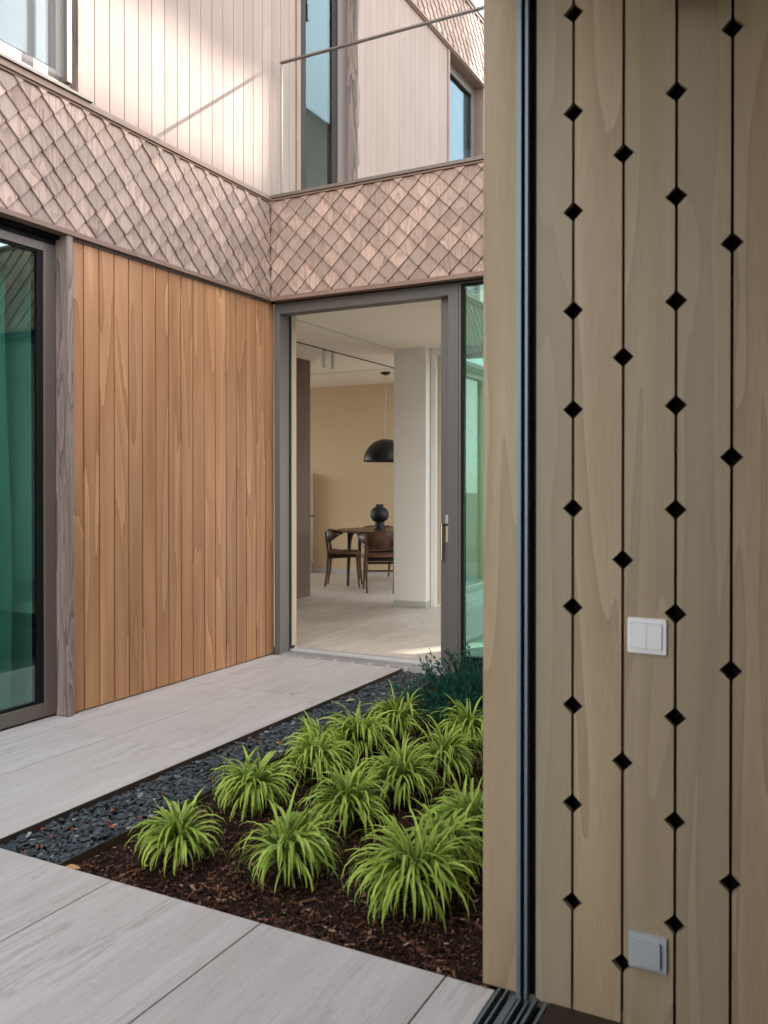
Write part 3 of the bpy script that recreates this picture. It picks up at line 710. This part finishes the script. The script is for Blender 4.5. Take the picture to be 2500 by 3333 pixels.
# switches
def rrect(mb, cx, cz, w, h, yb, yf, rad=.004, r=0):
    P = []
    for (sx, sz, a0) in ((1, -1, -90), (1, 1, 0), (-1, 1, 90), (-1, -1, 180)):
        for k in range(4):
            a = radians(a0+k*30); P.append((cx+sx*(w/2-rad)+rad*cos(a), cz+sz*(h/2-rad)+rad*sin(a)))
    mb.prism(P, lambda u, v, d: (u, d, v), yb, yf, r)
sw = thing('light_switch', 'white double rocker light switch on the pale panelling', 'light switch', (3.446, -3.4, .946))
mb = MB(); rrect(mb, 3.4455, .9465, .090, .084, -3.394, -3.401, .003); mb.build('frame', M_white, sw)
mb = MB(); rrect(mb, 3.4455, .9465, .073, .062, -3.401, -3.4014, .002); mb.build('shadow_line', M_greyplastic, sw)
for cx in (3.4455-.0177, 3.4455+.0177):
    mb = MB(); rrect(mb, cx, .9465, .0345, .0595, -3.4014, -3.4045, .0025); mb.build('rocker', M_white, sw)
so = thing('socket_cover', 'grey hinged socket cover low on the pale panelling', 'power socket', (3.448, -3.4, .19))
mb = MB(); rrect(mb, 3.449, .190, .088, .084, -3.394, -3.403, .003); mb.build('frame', M_greyplastic, so)
mb = MB(); rrect(mb, 3.4465, .190, .066, .060, -3.403, -3.413, .003); mb.build('lid', M_greyplastic, so)
# floor track
tr = thing('sliding_track', 'dark metal floor track with parallel rails at the foot of the jamb', 'door track', (3.14, -5, 0))
mb = MB(); mb.box((3.0715, -6.89, -.03), (3.2045, -3.396, -.020)); mb.build('tray', M_black, tr)
for a, b, h in ((3.0715, 3.0785, .001), (3.093, 3.0985, .002), (3.108, 3.126, -.006), (3.134, 3.140, .002), (3.152, 3.158, -.004), (3.170, 3.178, .002), (3.196, 3.2035, -.002)):
    mb = MB(); mb.box((a, -6.89, -.0195), (b, -3.397, h), 'y'); mb.build('rail', M_slotblue, tr)
mb = MB(); mb.tube([(3.515, -3.52, 2.60), (3.515, -3.52, 2.415)], [.058, .058], 28); mb.tube([(3.515, -3.52, 2.59), (3.515, -3.52, 2.86)], .012, 10)
sp = mb.build('ceiling_spotlight', M_metalblack); tag(sp, 'black ceiling spotlight at the top edge of the foreground panelling', 'spotlight')

# ================================================================== DINING ROOM THINGS
# table
tb = thing('dining_table', 'round walnut dining table with four tapered legs', 'table', (-1.5, 4.6, 0))
TC = Vector((-1.5, 4.6, 0))
mb = MB(); mb.lathe([(0, .690), (.50, .690), (.585, .704), (.592, .711), (.592, .716), (.588, .720), (0, .720)], TC, 72); mb.build('tabletop', M_table, tb)
mb = MB(); mb.lathe([(0, .640), (.30, .640), (.36, .6895), (0, .6895)], TC, 48); mb.build('apron', M_darkwood, tb)
for a in (243, 333, 63, 153):
    d = Vector((cos(radians(a)), sin(radians(a)), 0)); p = TC+d*.30; q = TC+d*.50
    # front leg measured from the photo stands near (-1.49,3.95)
    mb = MB(); mb.tube([TC+d*.515, TC+d*.505+Vector((0, 0, .30)), TC+d*.49+Vector((0, 0, .58)), TC+d*.48+Vector((0, 0, .655)), TC+d*.47+Vector((0, 0, .69))], [.016, .023, .027, .036, .050], 14); mb.build('leg', M_darkwood, tb)
# vase
vs = MB(); VC = Vector((-1.53, 4.63, .7205))
prof = [(0, 0), (.078, 0), (.080, .006), (.070, .05), (.060, .085), (.056, .096), (.072, .104), (.098, .125), (.118, .155), (.125, .19), (.122, .225), (.105, .262), (.078, .287), (.055, .297), (.052, .300), (.052, .330), (.054, .333), (.046, .333), (.044, .305), (0, .30)]
vs.lathe(prof, VC, 56); tag(vs.build('vase', M_vase, weld=True), 'black round-bellied ceramic vase standing on the dining table', 'vase')
# pendant
PX, PY = -1.325, 4.41
pd = thing('pendant_lamp', 'black dome pendant lamp hanging over the dining table', 'lamp', (PX, PY, 1.6))
dome = [(.287*cos(radians(a)), 1.612+.296*sin(radians(a))) for a in range(0, 91, 6)]
inner = [(.281*cos(radians(a)), 1.613+.289*sin(radians(a))) for a in range(90, -1, -6)]
mb = MB(); mb.lathe(inner+[(.287, 1.612)], (PX, PY, 0), 64); mb.lathe(dome, (PX, PY, 0), 64); mb.build('lamp_shade', M_metalblack, pd, weld=True)
mb = MB(); mb.lathe([(0, 2.735), (.03, 2.738), (.055, 2.75), (.069, 2.772), (.069, 2.775)], (PX, PY, 0), 32); mb.build('ceiling_cup', M_metalblack, pd, weld=True)
cpts = []
for k in range(25):
    t = k/24; z = 2.736-(2.736-1.905)*t
    cpts.append((PX+.02*sin(t*7)*(t)*(1-t*.6)*1.3+.0, PY+.008*sin(t*9+1)*t*(1-t), z))
cpts[-1] = (PX, PY, 1.905)
mb = MB(); mb.tube(cpts, .0050, 8); mb.build('cord', M_jamb, pd)
# ceiling spots
def cspot(y, lab):
    t = thing('track_spotlight', lab, 'spotlight', (-1.031, y, 2.6), 0, 'track spotlights under the ceiling slot')
    mb = MB(); mb.lathe([(0, 2.575), (.018, 2.575), (.0195, 2.578), (.0195, 2.745), (.018, 2.748), (0, 2.748)], (-1.031, y, 0), 24); mb.build('barrel', M_white, t)
    mb = MB(); mb.tube([(-1.031, y, 2.748), (-1.031, y, 2.77)], .007, 8); mb.build('stem', M_metalblack, t)
cspot(2.42, 'left one of the two grey cylindrical spotlights hanging from the ceiling slot')
cspot(2.60, 'right one of the two grey cylindrical spotlights hanging from the ceiling slot')
# cabinets
cb = thing('tall_cabinet', 'tall brown veneered cabinet wall inside the open door', 'cabinet', (-2, 2.2, 0))
mb = MB(); mb.box((-2.4, .9, .0), (-1.637, 3.088, 2.774), 'z'); mb.build('body', M_cab, cb)
kc = thing('kitchen_cabinet', 'pale wall niche above a white low cupboard behind the brown cabinet', 'cabinet', (-3.2, 5.4, 0))
mb = MB(); mb.box((-3.8, 5.22, .14), (-3.11, 5.489, .835), 'z'); mb.build('cupboard', M_jamb, kc)
mb = MB(); mb.box((-3.8, 5.215, .836), (-3.10, 5.489, .862), 'x'); mb.build('worktop', M_table, kc)
mb = MB(); mb.box((-3.8, 5.25, .88), (-3.145, 5.489, 1.46), 'z'); mb.build('niche', M_plaster, kc)
mb = MB(); mb.box((-3.8, 5.235, 1.461), (-3.11, 5.489, 1.485), 'x'); mb.box((-3.144, 5.235, .8625), (-3.11, 5.489, 1.4605), 'z'); mb.box((-3.8, 5.235, .8625), (-3.145, 5.489, .879), 'x'); mb.build('niche_frame', M_jamb, kc)
mb = MB(); mb.box((-3.8, 5.28, .0), (-3.14, 5.489, .139)); mb.build('plinth', M_skirt, kc)
# chairs
def chair(label, cx, cy_, face):
    t = thing('dining_chair', label, 'chair', (cx, cy_, 0), face, 'walnut dining chairs round the table')
    Mx = Matrix.Translation((cx, cy_, 0)) @ Matrix.Rotation(face, 4, 'Z')
    W_ = lambda x, y, z: tuple(Mx @ Vector((x, y, z)))
    for s in (-1, 1):
        mb = MB(); mb.tube([W_(s*.158, -.235, 0), W_(s*.168, -.205, .20), W_(s*.175, -.19, .44), W_(s*.17, -.215, .60), W_(s*.165, -.225, .715)], [.012, .017, .020, .017, .012], 10); mb.build('leg', M_table, t)
        mb = MB(); mb.tube([W_(s*.215, .215, 0), W_(s*.205, .195, .20), W_(s*.195, .18, .425)], [.011, .016, .020], 10); mb.build('leg', M_table, t)
        mb = MB(); mb.tube([W_(s*.175, -.19, .385), W_(s*.195, .18, .405)], [.022, .018], 8); mb.build('side_rail', M_darkwood, t)
    mb = MB(); mb.tube([W_(-.168, -.205, .27), W_(.168, -.205, .27)], .012, 8); mb.build('stretcher', M_table, t)
    mb = MB(); mb.tube([W_(-.20, .19, .33), W_(.20, .19, .33)], .014, 8); mb.tube([W_(-.195, .18, .39), W_(.195, .18, .39)], .018, 8); mb.tube([W_(-.17, -.19, .40), W_(.17, -.19, .40)], .018, 8); mb.build('rail', M_darkwood, t)
    # seat: rounded dished cushion
    mb = MB(); N = 32; R_ = [0, .4, .75, .93, 1.0, 1.0, .9]
    zt = [.470, .466, .458, .452, .440, .428, .418]
    rings = []
    for k, (rr, z) in enumerate(zip(R_, zt)):
        ring = []
        for i in range(N):
            a = 2*pi*i/N; e = 3.2
            x = (abs(cos(a))**(2/e))*(1 if cos(a) >= 0 else -1)*.235*rr; y = (abs(sin(a))**(2/e))*(1 if sin(a) >= 0 else -1)*.215*rr
            x *= 1+.08*(y/.215); ring.append(W_(x, y-.01, z+.10*x*x+(.012 if y < -.1 else 0)))
        rings.append(ring)
    for k in range(1, len(rings)-1):
        for i in range(N):
            mb.face([rings[k][i], rings[k+1][i], rings[k+1][(i+1) % N], rings[k][(i+1) % N]], None, 0, True)
    for i in range(N): mb.face([rings[0][0], rings[1][i], rings[1][(i+1) % N]], None, 0, True)
    mb.face(list(reversed(rings[-1]))); mb.build('seat', plain_leather, t, weld=True)
    # back rest: curved band that narrows into short arms
    mb = MB(); A = 26; sec = []
    for i in range(A+1):
        u = -1+2*i/A; ang = u*1.25
        x = .275*sin(ang)/sin(1.25)*1.0; y = -.225+.27*(1-cos(ang))
        hw_ = .018 + .082*max(0, 1-abs(u)**1.7*1.15)**1.0; zc = .652+.028*abs(u)**2
        top = min(zc+hw_, .735); bot = zc-hw_*1.15
        n_ = Vector((sin(ang), -cos(ang), 0)); th_ = .010
        row = []
        for (dz, dd) in ((top-.004, -th_), (top, 0), (top-.004, th_), (bot+.004, th_), (bot, 0), (bot+.004, -th_)):
            row.append(W_(x+n_.x*dd, y+n_.y*dd, dz))
        sec.append(row)
    for i in range(A):
        for k in range(6):
            mb.face([sec[i][k], sec[i][(k+1) % 6], sec[i+1][(k+1) % 6], sec[i+1][k]], [(k*.03, i*.03), ((k+1)*.03, i*.03), ((k+1)*.03, i*.03+.03), (k*.03, i*.03+.03)], 0, True)
    mb.face(sec[0]); mb.face(list(reversed(sec[-1]))); mb.build('backrest', M_table, t, weld=True)
    return t
plain_leather = plain('brown_leather', (.14, .060, .028), .42, 0, .5, .15, 8)
fa = atan2(.42, .9)-pi/2
chair('walnut dining chair seen from the side at the left of the round table', -2.022+.235*cos(fa+pi/2), 4.077+.235*sin(fa+pi/2), fa)
fb = radians(27.6)
chair('walnut dining chair with its back to the open door, in front of the round table', -1.007+.235*cos(fb+pi/2), 3.665+.235*sin(fb+pi/2), fb)
fc = fb+pi+.15
chair('walnut dining chair half hidden behind the vase on the far side of the round table', -1.80, 5.15, fc)

# curtains
def curtain(name, label, x, y0, y1, z0, z1, amp, per, seed, mat=None):
    random.seed(seed); mb = MB(); n = int(abs(y1-y0)/.012); pts = []; ph = 0
    for i in range(n+1):
        y = y0+(y1-y0)*i/n; ph += (.012/per)*2*pi*random.uniform(.6, 1.4); pts.append((x+amp*sin(ph), y))
    m_ = 10
    for i in range(n):
        for k in range(m_):
            za = z0+(z1-z0)*k/m_; zb = z0+(z1-z0)*(k+1)/m_
            fa_ = 1-.35*k/m_; fb_ = 1-.35*(k+1)/m_
            sw_a = .02*sin(za*2.1); sw_b = .02*sin(zb*2.1)
            (xa, ya), (xb, yb) = pts[i], pts[i+1]
            mb.face([(x+(xa-x)*fa_, ya+sw_a, za), (x+(xb-x)*fa_, yb+sw_a, za), (x+(xb-x)*fb_, yb+sw_b, zb), (x+(xa-x)*fb_, ya+sw_b, zb)], [(ya, za), (yb, za), (yb, zb), (ya, zb)], .3, True)
    o = mb.build(name, mat or M_linen, weld=True); tag(o, label, 'curtain')
curtain('curtain', 'linen curtain behind the green ground-floor glass at the left edge', -.30, -6.5, -2.19, .02, 2.80, .035, .16, 2)
curtain('curtain', 'pale sunlit curtain behind the upper left window', -.34, -4.5, -2.30, 3.5, 6.2, .035, .17, 4)

# ================================================================== PLANTING BED
e1 = MB(); e1.box((1.1215, -3.407, -.06), (1.1265, -.035, .004), 'y'); tag(e1.build('edging_strip', M_corten), 'brown steel edging between the stone path and the slate chips', 'garden edging')
e2 = MB(); e2.box((1.4685, -3.407, -.09), (1.4735, -.035, -.002), 'y'); tag(e2.build('edging_strip', M_corten), 'brown steel edging between the slate chips and the bark mulch', 'garden edging')
random.seed(101)
def chip(mb, c, sx, sy, sz, rz, tilt, tdir, r, nseg=6, rough_=.28):
    R = Matrix.Rotation(tdir, 3, 'Z') @ Matrix.Rotation(tilt, 3, 'X') @ Matrix.Rotation(rz-tdir, 3, 'Z')
    top = []; bot = []
    for k in range(nseg):
        a = 2*pi*k/nseg+random.uniform(-.3, .3); f = 1+random.uniform(-rough_, rough_)
        top.append(Vector((cos(a)*sx*f*.86, sin(a)*sy*f*.86, sz*random.uniform(.6, 1)))); bot.append(Vector((cos(a)*sx*f, sin(a)*sy*f, -sz*.3)))
    top = [R @ p+c for p in top]; bot = [R @ p+c for p in bot]
    mb.face(top, None, r)
    for k in range(nseg):
        k2 = (k+1) % nseg; mb.face([top[k], bot[k], bot[k2], top[k2]], None, r)
mb = MB()
for i in range(7200):
    x = random.uniform(1.138, 1.462); y = random.uniform(-3.40, -.045)
    s = random.uniform(.008, .018); e = random.uniform(.5, .9)
    layer = random.random()
    chip(mb, Vector((x, y, -.036+.026*layer+.004*noise.noise(Vector((x*9, y*9, 0))))), s, s*e, random.uniform(.002, .0045), random.uniform(0, 6.28), random.uniform(0, .45) if layer > .3 else random.uniform(0, .9), random.uniform(0, 6.28), random.random(), 6)
stuff(mb.build('slate_gravel', M_slate), 'strip of dark blue-grey slate chips beside the stone path', 'gravel')
mb = MB()
for i in range(26000):
    y = -3.402+3.33*(random.random()**1.25); x = random.uniform(1.49, 3.03)
    big = random.random() < .16
    L = random.uniform(.008, .020) if big else random.uniform(.003, .009); wd = L*random.uniform(.15, .4)
    lay = random.random()
    c = Vector((x, y, gz(x, y)+.002+.012*lay))
    rz = random.uniform(0, 6.28); tl = random.gauss(0, .25); tx = random.gauss(0, .3)
    R = Matrix.Rotation(rz, 3, 'Z') @ Matrix.Rotation(tl, 3, 'Y') @ Matrix.Rotation(tx, 3, 'X'); h = random.uniform(.0008, .0025)
    j = lambda: random.uniform(.7, 1.15)
    P = [Vector((-L*j(), -wd*j(), 0)), Vector((L*j(), -wd*j(), 0)), Vector((L*j(), wd*j(), 0)), Vector((-L*j(), wd*j(), 0))]
    T = [R @ (p*.9+Vector((0, 0, h)))+c for p in P]; B = [R @ (p-Vector((0, 0, h)))+c for p in P]; r = random.random()
    mb.face(T, None, r)
    for k in range(4): mb.face([T[k], B[k], B[(k+1) % 4], T[(k+1) % 4]], None, r)
stuff(mb.build('bark_mulch', M_bark), 'dark brown bark mulch covering the planting bed', 'mulch')
# grass clumps
def grass(label, x, y, R, H, n, seed):
    random.seed(seed); n = int(n*1.35); lean0 = random.uniform(0, 6.28); ls = random.uniform(0, .04); upf = random.uniform(.06, .26); H *= random.uniform(.9, 1.12)
    LV = Vector((cos(lean0), sin(lean0), 0))*ls; t = thing('grass_clump', label, 'ornamental grass', (x, y, -.033), 0, 'golden green grass clumps in the planting bed')
    mb = MB(); dd_ = MB(); base = Vector((x, y, -.033))
    culms = []
    for i in range(max(9, n//10)):
        a = random.uniform(0, 6.28); lean = random.uniform(.0, .62)**1.0; L = H*random.uniform(.5, .85)
        d = Vector((cos(a), sin(a), 0)); p0 = base+d*random.uniform(0, .015); pts = []
        for k in range(5):
            f = k/4; pts.append(p0+LV*f+d*(lean*L*f*f*.8)+Vector((0, 0, L*f*(1-.25*lean*f))))
        culms.append((pts, a, L))
    for i in range(n+14):
        pts, a0, L = random.choice(culms); k = random.uniform(.35, 1.0)*4; ki = min(int(k), 3); fr = k-ki
        s0 = pts[ki].lerp(pts[ki+1], fr)
        a = a0+random.gauss(0, 1.0); d = Vector((cos(a), sin(a), 0))
        ln = R*random.uniform(.75, 1.4)*1.10; elev = random.uniform(.35, 1.2); upr = random.random() < upf
        droop = random.uniform(2.4, 3.7)
        if upr: elev = random.uniform(1.05, 1.5); droop = random.uniform(1.0, 2.2); ln *= .95
        wd = random.uniform(.0048, .0080); side = Vector((-d.y, d.x, 0)); r = random.random(); brown = i >= n
        tgt = mb; mb.cur = 1 if brown else 0
        if brown: elev = random.uniform(-.6, .3); ln *= .8; wd *= .6
        NS = 7; p = s0.copy(); rows = []; el = elev; tw = random.gauss(0, .5)
        for q in range(NS+1):
            f = q/NS; wv = wd*(min(1, .35+f*3.2))*(1-f**2.6)**.9
            dirv = d*cos(el)+Vector((0, 0, sin(el))); nrm = side.cross(dirv)
            sd2 = side*cos(tw*f)+nrm*sin(tw*f); up_ = dirv.cross(sd2)
            rows.append((p-sd2*wv, p-up_*wv*.28 if False else p+up_*(-wv*.30), p+sd2*wv, f))
            p = p+dirv*(ln/NS); el -= droop/NS*(.5+f)
            if p.z < -.024: p.z = -.024+random.uniform(0, .004)
        for q in range(NS):
            A, B = rows[q], rows[q+1]
            tgt.face([A[0], A[1], B[1], B[0]], [(0, A[3]), (.5, A[3]), (.5, B[3]), (0, B[3])], r, True)
            tgt.face([A[1], A[2], B[2], B[1]], [(.5, A[3]), (1, A[3]), (1, B[3]), (.5, B[3])], r, True)
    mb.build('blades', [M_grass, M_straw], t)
    st = MB()
    for pts, a, L in culms: st.tube(pts, [.0022, .002, .0018, .0015, .001], 5, .2, False)
    st.build('stems', M_grass, t)
GR = [
 ('leftmost small grass clump beside the slate strip, near the front corner of the bed', 1.775, -3.108, .150, .165, 120),
 ('grass clump in the middle of the front row, second from the left', 2.190, -3.040, .165, .185, 145),
 ('largest grass clump at the front right, next to the foreground jamb', 2.680, -3.060, .185, .200, 220),
 ('grass clump leaning over the edging, second along the slate strip', 1.705, -2.600, .165, .185, 150),
 ('grass clump in the middle of the bed, just behind the second front clump', 2.180, -2.600, .165, .180, 160),
 ('third grass clump along the slate strip', 1.745, -2.210, .165, .185, 150),
 ('fourth grass clump along the slate strip, behind the third', 1.750, -1.760, .165, .180, 150),
 ('grass clump at the centre of the bed with mulch showing on its right', 2.225, -2.240, .165, .185, 160),
 ('grass clump right of centre, in front of the one by the juniper', 2.270, -1.870, .165, .180, 150),
 ('grass clump half hidden by the foreground jamb at mid height', 2.660, -2.500, .170, .190, 160),
 ('last grass clump along the slate strip, nearest the juniper', 1.780, -1.375, .155, .175, 130),
 ('farthest right grass clump, just in front of the juniper beside the jamb', 2.180, -1.400, .165, .185, 140),
 ('grass clump squeezed between the largest clump and the jamb', 2.640, -2.790, .150, .195, 130),
 ('small grass clump between the third and fourth clumps of the slate side', 1.590, -1.900, .120, .150, 80),
]
for i, (lb, gx, gy, gr, gh, gn) in enumerate(GR): grass(lb, gx, gy, gr, gh, gn, 500+i)
# juniper
def juniper(x, y):
    random.seed(77); t = thing('juniper_shrub', 'dark blue-green feathery juniper shrub at the foot of the sliding door', 'shrub', (x, y, -.05))
    nb = MB(); br = MB(); base = Vector((x, y, -.05))
    for i in range(330):
        a = random.uniform(0, 6.28); el = random.uniform(.05, 1.35); L = random.uniform(.20, .40)*(1.05 if el < .7 else .95)
        d = Vector((cos(a)*cos(el), sin(a)*cos(el), sin(el)))
        if d.y > 0: d.y *= .8
        p = base+Vector((random.uniform(-.12, .16), random.uniform(-.1, .1), random.uniform(0, .08))); pts = [p.copy()]
        for k in range(9):
            d = (d+Vector((random.gauss(0, .10), random.gauss(0, .10), random.gauss(0, .08)-.015))).normalized(); p = p+d*(L/9); pts.append(p.copy())
        br.tube(pts, [.004*(1-.08*k) for k in range(10)], 4, .1, False)
        for k in range(2, 10):
            for s in range(3):
                if pts[k].z < -.04: continue
                sd_ = Vector((random.gauss(0, 1), random.gauss(0, 1), random.gauss(0, .7))).normalized(); tw = (d*1.0+sd_*.9).normalized()
                l = random.uniform(.025, .06)*(1-.03*k); q = pts[k].copy(); m_ = 9; r = random.random()
                for z in range(m_):
                    tw = (tw+Vector((0, 0, .03))).normalized()
                    q2 = q+tw*(l/m_)
                    for h in range(3):
                        ax = tw.cross(Vector((random.gauss(0, 1), random.gauss(0, 1), random.gauss(0, 1)))).normalized()
                        nd = (tw*.9+ax*.75).normalized(); ln = random.uniform(.009, .016)*(1-.5*z/m_); wv = tw.cross(nd).normalized()*.0017
                        nb.face([q-wv, q+wv, q+nd*ln], [(0, 0), (.5, 0), (.3, .6+.4*z/m_)], r)
                    q = q2
    nb.build('foliage', M_juniper, t); br.build('branches', M_darkwood, t)
juniper(1.99, -.98)
# fallen leaves
random.seed(909)
def leafmesh(L, wd, mat, name, loc, rz, tilt, r=0.0):
    mb = MB(); n = 6; R = Matrix.Translation(loc) @ Matrix.Rotation(rz, 4, 'Z') @ Matrix.Rotation(tilt, 4, 'X')
    rows = []
    for k in range(n+1):
        f = k/n; wv = wd*sin(pi*min(.97, f*.92+.05))**.8*random.uniform(.85, 1.1); z = .006*sin(f*pi)+random.uniform(-.001, .001)
        rows.append([R @ Vector((L*(f-.5), -wv, z+.004)), R @ Vector((L*(f-.5), 0, z)), R @ Vector((L*(f-.5), wv, z+.003))])
    for k in range(n):
        for j in (0, 1):
            mb.face([rows[k][j], rows[k+1][j], rows[k+1][j+1], rows[k][j+1]], None, r, True)
    o = mb.build(name, mat, weld=True); m_ = o.modifiers.new('thick', 'SOLIDIFY'); m_.thickness = .0006
    return o
for i in range(46):
    x = random.uniform(1.15, 1.455); y = -3.38+3.3*random.random()
    o = leafmesh(random.uniform(.012, .026), random.uniform(.003, .006), M_dead, 'fallen_leaf', (x, y, -.012+random.uniform(0, .003)), random.uniform(0, 6.28), random.uniform(-.5, .5), random.random())
    tag(o, 'small rusty dead leaf scrap lying on the slate chips', 'leaf', 'rusty leaf scraps on the slate chips')
tag(leafmesh(.062, .014, M_drytan, 'fallen_leaf', (1.505, -3.375, -.022), .3, .2), 'curled tan leaf at the front corner of the mulch bed', 'leaf')
tag(leafmesh(.06, .018, M_dryyel, 'fallen_leaf', (1.235, -.96, -.008), .9, .1), 'pale yellow leaf on the slate chips near the far end', 'leaf')
tag(leafmesh(.03, .008, M_dead, 'fallen_leaf', (1.19, .02, .014), .3, .1, .2), 'single rusty leaf lying on the aluminium threshold', 'leaf')

# ================================================================== TREE beyond the house (casts the shade high on the wall)
random.seed(61)
tree = thing('broadleaf_tree', 'tall broadleaf tree beyond the house, seen only mirrored in the upper windows', 'tree', (20.2, 27.8, 0))
mb = MB()
for i in range(38000):
    x = random.uniform(18.5, 22.5); yw = random.uniform(-4.5, 3.9)
    lim = 4.36 if yw < .25 else max(3.58, 4.36-(yw-.25)*3.2)
    lim += .06*noise.noise(Vector((yw*1.8, x*.5, 0)))
    zw = lim+abs(random.gauss(0, 1))*1.35
    if zw > 8.2 - .05*yw*yw: zw = random.uniform(lim, 7.5)
    s = random.uniform(.11, .20); c = Vector((x, yw+x/.72, zw+.08+x*.78/.72))
    n_ = Vector((random.gauss(0, 1), random.gauss(0, 1), random.gauss(0, 1))).normalized(); a = n_.orthogonal().normalized(); b = n_.cross(a)
    mb.face([c-a*s, c-b*s*.6, c+a*s, c+b*s*.6], [(0, .5), (.5, .2), (1, .9), (.5, 1)], random.random())
mb.build('crown', M_tree, tree)
mb = MB(); mb.tube([(20.2, 27.8, -.1), (20.1, 27.9, 9), (20.1, 28, 18), (20.2, 28.2, 25), (20.3, 28.5, 29)], [.5, .42, .34, .2, .06], 12)
for k in range(9):
    a = k*.7; p = Vector((20.1, 28.1, 23.5+k*.5)); mb.tube([p, p+Vector((cos(a)*1.2, sin(a)*1.2+.6, 1.6)), p+Vector((cos(a)*2.2, sin(a)*2.2+1, 2.6))], [.12, .07, .03], 8)
mb.build('trunk', M_darkwood, tree)

# unseen block added so its roof edge draws the sun patch's lower limit
nb_ = thing('shade_block', 'plain tall block added far beyond the timber house to shade it, never seen', 'building', (25, 30, 0))
mb = MB(); X0, X1, Y0, Y1, ZT = 23.0, 27.0, 25.0, 35.4, 3.55+23.0*.78/.72
gy0, gy1, gz0, gz1 = 30.90, 31.52, 22.6, 24.06  # hole cut to let a wedge of sun through to the floor
mb.box((X0, Y0, 0), (X1, Y1, gz0)); mb.box((X0, Y0, gz1), (X0+.1, Y1, ZT-.301)); mb.box((X0, Y0, ZT-.3), (X1, Y1, ZT))
mb.box((X0, Y0, gz0+.001), (X0+.1, gy0, gz1-.001)); mb.box((X0, gy1, gz0+.001), (X0+.1, Y1, gz1-.001))
mb.build('wall', M_wallw, nb_)
